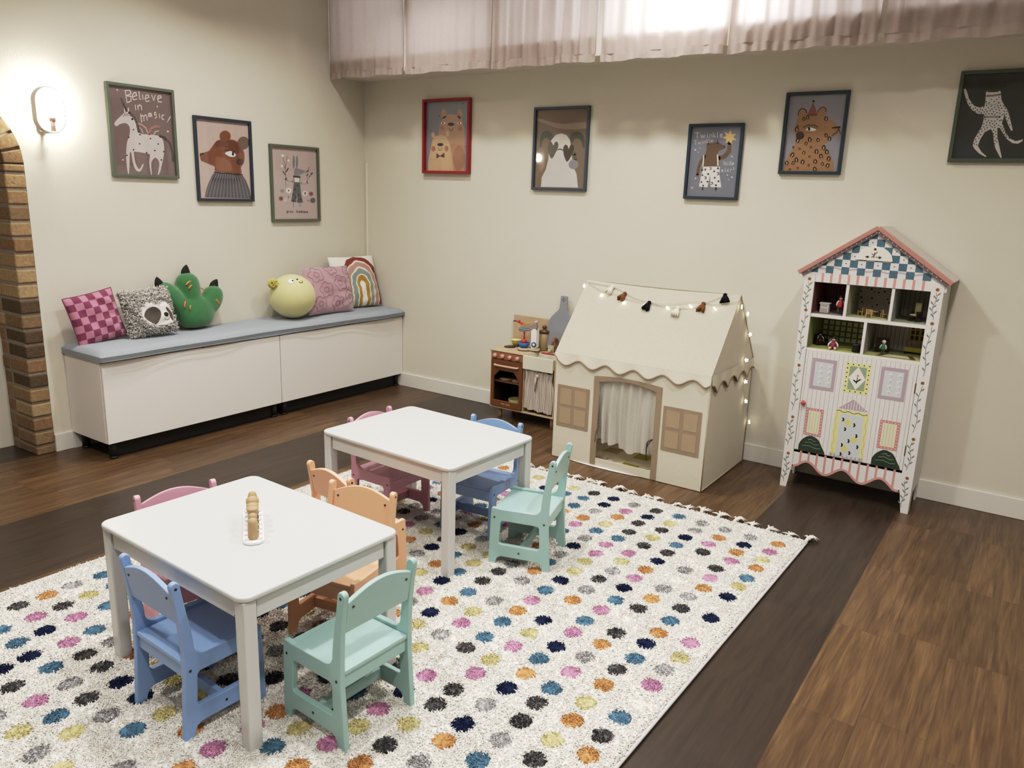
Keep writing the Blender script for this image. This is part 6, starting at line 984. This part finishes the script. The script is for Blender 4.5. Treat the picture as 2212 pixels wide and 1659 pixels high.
        w = u.build('dotted_trim', [mat('6b5b63', .5), mat('d8d2cc', .5)], e)
    # door with its paintings
    d0, d1, dz0, dz1 = il+.002, ir-.002, .224, .772
    dr = MB().box(d0, d1, -.010, .004, dz0, dz1, bev=.001).build('door', DW, t)
    b = MB(); GL = 0
    ms = [mat('8c8878', .6), mat('a996a3', .5), mat('c3c8cb', .5), mat('ddd58f', .5), mat('8a9c7c', .5), mat('e2ded6', .5), mat('1f1f1c', .5), mat('c2807c', .5), mat('e6e2dc', .5), mat('26382a', .5, noise=.5, nscale=30), mat('c9b356', .5), mat('dcd4b4', .5), mat('b5b5b3', .5), mat('94a08f', .5)]
    def R(x0, x1, z0, z1, mi, off=.0104): b.raw([(x0, z0, 0), (x1, z0, 0), (x1, z1, 0), (x0, z1, 0)], [(0, 1, 2, 3)], mi, F(off))
    def E(x, z, r, mi, off, rz=None, n=14): b.raw([(q[0], q[1], 0) for q in circ(x, z, r, n, rz)], [tuple(range(n))], mi, F(off))
    k = 0; x = d0+.012
    while x < d1: R(x-.0008, x+.0008, dz0, dz1, 0, .0102); x += .0222
    for x0, x1, z0, z1 in ((-.233, -.109, .571, .738), (.103, .227, .576, .742)):
        R(x0, x1, z0, z1, 1, .0106); R(x0+.017, x1-.017, z0+.018, z1-.018, 2, .0109)
        for i in range(2):
            for j in range(4):
                cx, cz = x0+.042+i*.042, z0+.042+j*.029
                for q in ((0, 0), (.008, .003), (.003, -.007)): E(cx+q[0], cz+q[1], .005, 8, .0112, n=8)
                b.stroke([(cx+.006, cz-.006), (cx+.012, cz-.009)], .0025, 13, F(.0112))
    R(-.066, .058, .581, .741, 3, .0106); R(-.045, .037, .599, .722, 4, .0109)
    b.raw([(-.004, .600, 0), (.037, .661, 0), (-.004, .722, 0), (-.045, .661, 0)], [(0, 1, 2, 3)], 5, F(.0112))
    for i in range(5):
        for z in (.590, .732): E(-.056+i*.026, z, .0035, 6, .0112, n=8)
    for i in range(5):
        for x in (-.056, .048): E(x, .614+i*.024, .0035, 6, .0112, n=8)
    b.stroke([(-.004, .635), (-.002, .668)], .0035, 6, F(.0114)); b.stroke([(-.004, .640), (-.018, .650)], .007, 6, F(.0114)); b.stroke([(-.003, .645), (.012, .658)], .007, 6, F(.0114)); E(-.001, .676, .006, 7, .0114, n=8)
    for x0, x1, z0, z1 in ((-.233, -.143, .315, .467), (.133, .228, .318, .469)):
        R(x0, x1, z0, z1, 7, .0106); R(x0+.014, x1-.014, z0+.014, z1-.014, 11, .0109)
        for i in range(9):
            for x in (x0+.007, x1-.007): E(x, z0+.010+i*(z1-z0-.02)/8, .0026, 8, .0112, n=8)
        for i in range(1, 5):
            for z in (z0+.007, z1-.007): E(x0+.007+i*(x1-x0-.014)/5, z, .0026, 8, .0112, n=8)
        for i in range(4): R(x0+.024+i*.014, x0+.0255+i*.014, z0+.02, z1-.02, 4, .0111)
    b.raw([(-.074, .491, 0), (.071, .494, 0), (-.006, .549, 0)], [(0, 1, 2)], 1, F(.0106))
    for i in range(9): R(-.055+i*.0135, -.0525+i*.0135, .493, .497+.045*(1-abs(i-4)/4.6), 8, .0108)
    R(-.087, .078, .232, .487, 3, .0106); R(-.060, .056, .235, .465, 2, .0109)
    for sx in (-1, 1): b.stroke([(-.004+sx*.074+.004*math.sin(i*1.1), .235+.24*i/20) for i in range(21)], .0028, 10, F(.0112))
    b.stroke([(-.08+.15*i/20, .477+.004*math.sin(i*1.0)) for i in range(21)], .0028, 6, F(.0112))
    for cx, cz, lf in ((-.017, .422, [(-.027, .02), (.03, 0), (-.012, -.03)]), (.024, .336, [(.006, .03), (-.028, -.004), (.018, -.028)]), (-.018, .280, [(-.016, .024), (.026, -.012), (-.016, -.026)])):
        E(cx, cz, .0185, 3, .0113)
        b.stroke([(cx+(.003+.0011*i)*math.cos(i*.9), cz+(.003+.0011*i)*math.sin(i*.9)) for i in range(13)], .0028, 10, F(.0115))
        for lx, lz in lf: b.stroke([(cx+lx, cz+lz), (cx+lx+.004, cz+lz-.008), (cx+lx+.001, cz+lz-.015)], .0075, 6, F(.0114))
    R(-.09, .08, .226, .244, 12, .0107)
    for i in range(8): R(-.082+i*.0205, -.0805+i*.0205, .228, .244, 6, .0109)
    for cx, sc in ((-.182, 1), (.187, 1)):
        P = catmull([(-.068, .224), (-.066, .262), (-.045, .295), (-.012, .314), (.028, .300), (.052, .262), (.068, .235), (.068, .224)], 4)
        b.raw([(cx+x, z, 0) for x, z in P], [tuple(range(len(P)))], 9, F(.0110))
        for dz, w in ((.252, .05), (.272, .038), (.290, .022)): b.stroke([(cx-w, dz), (cx-w*.3, dz+.006), (cx+w*.4, dz-.004), (cx+w*.9, dz)], .0022, 4, F(.0113))
    b.build('painted_front', ms, dr)
    kb = MB().ball(.014, .012, .014, 16, 10, M=T(-.25, -.024, .490)).cyl(.005, 0, .014, 10, M=T(-.25, -.010, .490) @ Rx(PI/2)).build('knob', mat('b03a3e', .4), dr)
    q = MB()
    for a, z in ((.3, .3), (-.6, .5), (1.2, -.4), (-.2, -.6), (.9, .6)): q.ball(.003, .0015, .003, 8, 6, M=T(-.25+.011*math.sin(a), -.024-.0105*math.cos(a)*.9, .490+.010*z))
    q.build('dots', mat('e6ddd8', .5), kb)
    for z in (.655, .330): MB().box(ir-.004, ir+.002, -.0125, -.004, z-.026, z+.026).build('hinge', mat('6b5a3c', .4, metal=.6), dr)
    # scalloped apron
    W_ = lambda x: .131+.026*math.cos((x+.195)/.184*2*PI)*math.exp(-max(0, abs(x)-.24)*14)-.006*x/.27
    xs = [il+(ir-il)*k/60 for k in range(61)]
    ap = MB().solid([[(ir, .222), (il, .222)]+[(x, W_(x)) for x in xs]], .010, 0, 0, T(0, -.001, 0) @ XZ).build('apron', DW, t)
    b = MB()
    for k in range(12):
        x = il+.033+k*.0425; b.raw([(x, W_(x), 0), (x+.011, W_(x+.011), 0), (x+.011, .220, 0), (x, .220, 0)], [(0, 1, 2, 3)], 0, F(.0064))
    b.stroke([(x, W_(x)+.004) for x in xs], .012, 0, F(.0067))
    b.build('painted_stripes', PKS, ap)
    # papered rooms
    def room(name, x0, x1, z0, z1, base, fn, cols, side=None):
        b = MB(); yb = D_-.0125; b.raw([(x0, yb, z0), (x1, yb, z0), (x1, yb, z1), (x0, yb, z1)], [(0, 1, 2, 3)], 0)
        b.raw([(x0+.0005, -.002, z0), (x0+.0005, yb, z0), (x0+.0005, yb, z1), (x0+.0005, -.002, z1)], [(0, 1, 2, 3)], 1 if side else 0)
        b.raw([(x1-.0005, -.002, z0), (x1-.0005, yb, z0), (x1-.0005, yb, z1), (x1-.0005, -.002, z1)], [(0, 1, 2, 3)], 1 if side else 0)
        b.raw([(x0, -.002, z0+.0006), (x1, -.002, z0+.0006), (x1, yb, z0+.0006), (x0, yb, z0+.0006)], [(0, 1, 2, 3)], 2)
        fn(b, x0, x1, z0, z1, yb-.0006)
        b.build(name, [mat(c, .8, .15) for c in cols], t)
    def vs(n, w, mi=3):
        def f(b, x0, x1, z0, z1, y):
            for k in range(n):
                x = x0+(x1-x0)*(k+.5)/n; b.raw([(x, y, z0), (x+w, y, z0), (x+w, y, z1), (x, y, z1)], [(0, 1, 2, 3)], mi)
        return f
    def spots_(b, x0, x1, z0, z1, y):
        r = random.Random(5); pl_ = []
        while len(pl_) < 30:
            x, z, s = r.uniform(x0+.006, x1-.006), r.uniform(z0+.006, z1-.006), r.uniform(.0035, .0065)
            if all(math.hypot(x-a, z-c) > .018 for a, c in pl_): pl_.append((x, z)); b.raw([(q[0], y, q[1]) for q in circ(x, z, s, 10, s*.75)], [tuple(range(10))], 3)
        for k in range(70):
            yy, z = r.uniform(.02, y-.01), r.uniform(z0, z1); b.raw([(x0+.0012, yy, z), (x0+.0012, yy+.003, z), (x0+.0012, yy+.003, z+.009), (x0+.0012, yy, z+.009)], [(0, 1, 2, 3)], 3)
    def plaid(b, x0, x1, z0, z1, y):
        for k in range(9): x = x0+(x1-x0)*k/8.5; b.raw([(x, y, z0), (x+.009, y, z0), (x+.009, y, z1), (x, y, z1)], [(0, 1, 2, 3)], 3)
        for k in range(6): z = z0+(z1-z0)*k/5.6; b.raw([(x0, y-.0004, z), (x1, y-.0004, z), (x1, y-.0004, z+.008), (x0, y-.0004, z+.008)], [(0, 1, 2, 3)], 4)
        for k in range(14): yy = .01+k*.018; b.raw([(x0+.0012, yy, z0), (x0+.0012, yy+.002, z0), (x0+.0012, yy+.002, z1), (x0+.0012, yy, z1)], [(0, 1, 2, 3)], 3)
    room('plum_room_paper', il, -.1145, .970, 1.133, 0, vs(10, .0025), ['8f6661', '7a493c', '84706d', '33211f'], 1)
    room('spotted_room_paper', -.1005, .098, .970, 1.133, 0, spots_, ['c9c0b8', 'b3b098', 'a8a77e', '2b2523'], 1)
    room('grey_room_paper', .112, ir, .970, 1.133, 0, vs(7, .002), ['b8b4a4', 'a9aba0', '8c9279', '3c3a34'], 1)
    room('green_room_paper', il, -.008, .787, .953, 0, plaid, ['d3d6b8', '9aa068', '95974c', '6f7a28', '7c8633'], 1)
    def lastroom(b, x0, x1, z0, z1, y):
        vs(9, .0018)(b, x0, x0+.19, z0, z1, y)
        b.raw([(x0+.165, y-.0006, z0+.055), (x1-.004, y-.0006, z0+.055), (x1-.004, y-.0006, z1-.012), (x0+.165, y-.0006, z1-.012)], [(0, 1, 2, 3)], 4)
        for i in range(4):
            for j in range(3):
                xx = x0+.172+i*.0215+(.004 if i > 1 else 0); zz = z0+.064+j*.028; b.raw([(xx, y-.001, zz), (xx+.015, y-.001, zz), (xx+.015, y-.001, zz+.022), (xx, y-.001, zz+.022)], [(0, 1, 2, 3)], 5)
        b.raw([(x0+.05, .02, z0+.0012), (x1-.02, .02, z0+.0012), (x1-.05, .12, z0+.0012), (x0+.09, .12, z0+.0012)], [(0, 1, 2, 3)], 5); b.raw([(x0+.075, .03, z0+.0018), (x1-.05, .03, z0+.0018), (x1-.07, .105, z0+.0018), (x0+.105, .105, z0+.0018)], [(0, 1, 2, 3)], 6)
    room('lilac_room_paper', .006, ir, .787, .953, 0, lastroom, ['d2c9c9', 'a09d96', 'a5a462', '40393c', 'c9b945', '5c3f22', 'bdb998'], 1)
    return OX, OY
OX, OY = dollhouse()
def at(x, y, z): return (OX+x, OY+y, z)
Z1, Z2 = .9712, .7882
dk = mat('2f1a14', .5); lt = mat('b08d55', .5); wh = mat('c9c4c0', .5)
s_ = thing('toy_stove', 'tiny white toy stove in the top left doll house room', 'toy furniture', at(-.222, .07, Z1))
MB().box(-.022, .022, -.018, .018, 0, .046, bev=.002).build('body', wh, s_); MB().box(-.026, .026, -.021, .02, .046, .052, bev=.001).build('top', wh, s_)
MB().box(-.016, .016, -.0192, -.018, .006, .026).build('oven_door', mat('aca8a4', .5), s_)
for k in range(4): MB().cyl(.0022, 0, .002, 8).build('knob', mat('4d4845', .5), s_, loc=(-.012+k*.008, -.018, .037), rot=(PI/2, 0, 0))
def doll(label, loc, dress, hair, skin='d6b08c', rz=0, h=.098, pose='stand', legs='4f4a3a'):
    t = thing('peg_person_doll', label, 'doll', loc, rz); k = h/.098
    def S(*a): return [(x*k, y*k, z*k) for x, y, z in a]
    if pose == 'stand':
        body = MB().lathe([(q[0]*k, q[1]*k) for q in ((.006, .032), (.016, .036), (.0175, .044), (.012, .068), (.008, .074), (.004, .077))], 14)
        for s in (-1, 1):
            body.tube(S((s*.007, 0, .036), (s*.0075, -.001, .018), (s*.008, 0, .003)), .0045*k, 8, 1, taper=[1.1, 1, .9]).ball(.005*k, .008*k, .0035*k, 8, 6, 1, M=T(s*.008*k, -.003*k, .0035*k))
            body.tube(S((s*.009, 0, .070), (s*.018, -.003, .058), (s*.020, -.008, .044)), .0042*k, 8, 2, taper=[1.1, 1, .9])
        body.ball(.0105*k, .0105*k, .012*k, 14, 10, 3, M=T(0, 0, .086*k)); hz = .086*k; hy = 0
    else:
        body = MB().lathe([(q[0]*k, q[1]*k) for q in ((.012, .0), (.018, .006), (.0165, .02), (.011, .036), (.007, .042))], 14)
        for s in (-1, 1):
            body.tube(S((s*.008, -.008, .007), (s*.012, -.028, .008), (s*.014, -.040, .006)), .006*k, 8, 1, taper=[1.1, 1, .9]).ball(.006*k, .004*k, .008*k, 8, 6, 1, M=T(s*.014*k, -.043*k, .009*k))
            body.tube(S((s*.009, 0, .038), (s*.021, -.008, .026), (s*.022, -.018, .016)), .0042*k, 8, 2, taper=[1.1, 1, .9])
        body.ball(.0105*k, .0105*k, .012*k, 14, 10, 3, M=T(0, 0, .052*k)); hz = .052*k
    sk = mat(skin, .5)
    body.build('body', [mat(dress, .6), mat(legs, .6), mat('cdbfb4', .6), sk], t)
    MB().lathe([(q[0]*k, q[1]*k) for q in ((.0116, -.002), (.0119, .004), (.009, .011), (.004, .0145), (.001, .015))], 14, M=T(0, .0015*k, hz)).build('hair', mat(hair, .6), t)
    f = MB()
    for s in (-1, 1): f.ball(.0013*k, .0008*k, .0016*k, 6, 5, M=T(s*.0035*k, -.0102*k, hz+.0005*k))
    f.ball(.001*k, .0015*k, .0014*k, 6, 5, M=T(0, -.0108*k, hz-.0025*k)).box(-.0025*k, .0025*k, -.0104*k, -.0094*k, hz-.0062*k, hz-.0053*k).build('face', mat('33201a', .5), t)
    return t
doll('doll in a red dress with black hair standing in the top left doll house room', at(-.146, .060, Z1), 'a81f22', '17120f', 'd3a98a', .5)
def toy_chair(label, x, y, rz, m=lt):
    t = thing('toy_chair', label, 'toy furniture', at(x, y, Z1), rz, 'tiny wooden chairs round the doll house table')
    for sx in (-1, 1):
        for y0, z in ((-.012, .026), (.012, .040)): MB().box(-.002, .002, -.002, .002, 0, z).build('leg', m, t, loc=(sx*.013, y0, 0))
    MB().box(-.016, .016, -.015, .012, .0175, .0205).build('seat', m, t)
    b = MB()
    for k in range(5): b.box(-.0125+k*.0056, -.0095+k*.0056, .0105, .0128, .0205, .040)
    b.box(-.016, .016, .0102, .0132, .038, .042).build('backrest', m, t); return t
toy_chair('tiny slatted wooden chair left of the doll house dining table', -.048, .115, -PI/2-.4)
toy_chair('tiny slatted wooden chair in front of the doll house dining table', .000, .055, PI)
toy_chair('tiny slatted wooden chair right of the doll house dining table', .062, .105, PI/2+.5)
tt = thing('toy_table', 'tiny wooden dining table in the spotted doll house room', 'toy furniture', at(.008, .115, Z1))
MB().cyl(.026, .026, .030, 20).build('table_top', lt, tt); MB().cyl(.005, .003, .026, 10).cyl(.014, 0, .003, 14).build('pedestal', lt, tt)
rk_ = thing('toy_rocking_chair', 'tiny dark rocking chair with a cream cushion in the top right doll house room', 'toy furniture', at(.208, .085, Z1), -.5)
for s in (-1, 1):
    MB().tube([(s*.020, -.034+.068*k/10, .004+.010*((k-5)/5)**2) for k in range(11)], .0026, 6).build('rocker', dk, rk_)
    b = MB().box(s*.020-.002, s*.020+.002, -.022, -.018, .006, .050).box(s*.020-.002, s*.020+.002, .016, .020, .006, .094).box(s*.020-.003, s*.020+.003, -.026, .018, .048, .052).box(s*.020-.0015, s*.020+.0015, -.018, .016, .028, .046).build('arm_frame', dk, rk_)
MB().box(-.020, .020, -.022, .018, .024, .029).build('seat', dk, rk_)
MB().box(-.018, .018, -.022, .012, .029, .037, bev=.003).box(-.017, .017, .010, .017, .038, .094, bev=.003).build('cushion', mat('a39a6c', .8), rk_)
# lower rooms
so = thing('toy_armchair', 'tiny black toy armchair at the far left of the green plaid room', 'toy furniture', at(-.235, .13, Z2), .7)
MB().box(-.030, .030, -.022, .022, .004, .022, bev=.004).build('seat', mat('17171a', .6), so); MB().box(-.030, .030, .014, .024, .022, .055, bev=.004).build('backrest', mat('17171a', .6), so)
for s in (-1, 1): MB().box(s*.030-.004, s*.030+.004, -.022, .02, .0, .034, bev=.002).build('arm', mat('17171a', .6), so)
doll('seated doll in dark clothes with red shoes on the black toy armchair', at(-.238, .115, Z2+.0225), '1b1b20', '15110e', 'c9a184', .6, .07, 'sit', '8a2a24')
doll('seated doll in a plum top with bare legs, front of the green plaid room', at(-.152, .045, Z2), '7c1f44', '17110e', 'd8b48c', .15, .10, 'sit', 'd8b48c')
doll('small grey clothed doll sitting at the back of the green plaid room', at(-.19, .15, Z2), '8d9294', '2a2320', 'c9a184', .3, .075, 'sit', '9aa0a2')
ck = thing('toy_cooker', 'small round black toy cooker at the right of the green plaid room', 'toy furniture', at(-.036, .035, Z2))
MB().lathe([(.018, .0), (.020, .006), (.020, .034), (.024, .038), (.024, .043), (.010, .046)], 18).build('drum', mat('121214', .5), ck); MB().ball(.004, .004, .004, 8, 6, M=T(0, 0, .05)).tube([(-.024, 0, .036), (-.034, 0, .046)], .003, 6).build('handle', mat('121214', .5), ck)
db = thing('toy_dresser', 'tiny dark brown toy dresser at the back of the lilac room', 'toy furniture', at(.068, .15, Z2), .15)
MB().box(-.032, .032, -.012, .012, 0, .072, bev=.002).build('body', dk, db)
for k in range(3): MB().box(-.027, .027, -.0145, -.012, .008+k*.021, .026+k*.021, bev=.001).build('drawer', mat('3a221b', .5), db)
MB().box(-.007, .007, -.0165, -.0145, .056, .062).build('name_plate', mat('a9a39c', .5), db)
doll('doll in a green dress with pale hair standing in front of the dark dresser', at(.088, .055, Z2), '1d6b46', 'c9c4ba', 'd8b9a0', -.2, .075, 'stand', '4b4a44')
bb = thing('toy_bed', 'tiny yellow toy bench under the doll house window in the lilac room', 'toy furniture', at(.215, .205, Z2))
MB().box(-.048, .048, -.022, .028, .012, .036, bev=.003).build('seat', mat('b5a832', .7), bb)
for sx in (-1, 1):
    for y in (-.018, .024): MB().box(-.003, .003, -.003, .003, 0, .013).build('leg', dk, bb, loc=(sx*.044, y, 0))

# ------------------------------------------------------------------ light
def area(x, y, z, e, size, col, name='ceiling_spot', rot=(0, 0, 0), spread=None, shape='DISK', sy=None):
    l = bpy.data.lights.new(name, 'AREA'); l.shape = shape; l.size = size; l.energy = e; l.color = col
    if sy: l.size_y = sy
    if spread: l.spread = math.radians(spread)
    o = bpy.data.objects.new(name, l); COL.objects.link(o); o.location = (x, y, z); o.rotation_euler = rot; return o
WARM = (1, .96, .90)
K = .9
for x, y, e in ((2.6, -.95, 23), (1.05, -.95, 13), (1.0, -1.9, 24), (4.35, -1.8, 34), (2.75, -2.6, 34), (1.5, -3.9, 34), (4.2, -4.3, 34), (5.6, -3.0, 24)):  # second entry is an extra lamp, added to brighten the back wall
    area(x, y, 2.97, e*K, .16, WARM, spread=138)
area(3.2, -4.2, 2.96, 26*K, 2.2, (1, .97, .92), 'ceiling_wash', shape='RECTANGLE', sy=3.0)
area(2.80, -.06, 2.62, 34, .34, (.93, .96, 1), 'window_daylight', rot=(-PI/2, 0, 0), shape='RECTANGLE', sy=.5)
area(3.0, -.05, 2.66, 14, 5.8, (.93, .96, 1), 'window_daylight', rot=(-PI/2, 0, 0), shape='RECTANGLE', sy=.5)
w = bpy.data.worlds.new('room_air'); w.use_nodes = True; w.node_tree.nodes['Background'].inputs[0].default_value = (1, .95, .88, 1); w.node_tree.nodes['Background'].inputs[1].default_value = .15; scene.world = w
scene.view_settings.view_transform = 'Standard'; scene.view_settings.look = 'None'; cm = scene.view_settings.curve_mapping; scene.view_settings.use_curve_mapping = True
cm.white_level = (2, 2, 2); c_ = cm.curves[3]
for k, (x, y) in enumerate(((0, 0), (.03, .05), (.1, .188), (.25, .478), (.5, .73), (.75, .86), (1, .96))):
    if k == 0: c_.points[0].location = (x, y)
    elif k == 6: c_.points[-1].location = (x, y)
    else: c_.points.new(x, y)
cm.update()
scene.view_settings.exposure = 0; scene.view_settings.gamma = 1
scene.cycles.adaptive_threshold = .04; scene.cycles.max_bounces = 5; scene.cycles.diffuse_bounces = 3; scene.cycles.glossy_bounces = 3; scene.cycles.transmission_bounces = 4; scene.cycles.transparent_max_bounces = 8
scene.cycles.sample_clamp_indirect = 6; scene.cycles.caustics_reflective = False; scene.cycles.caustics_refractive = False
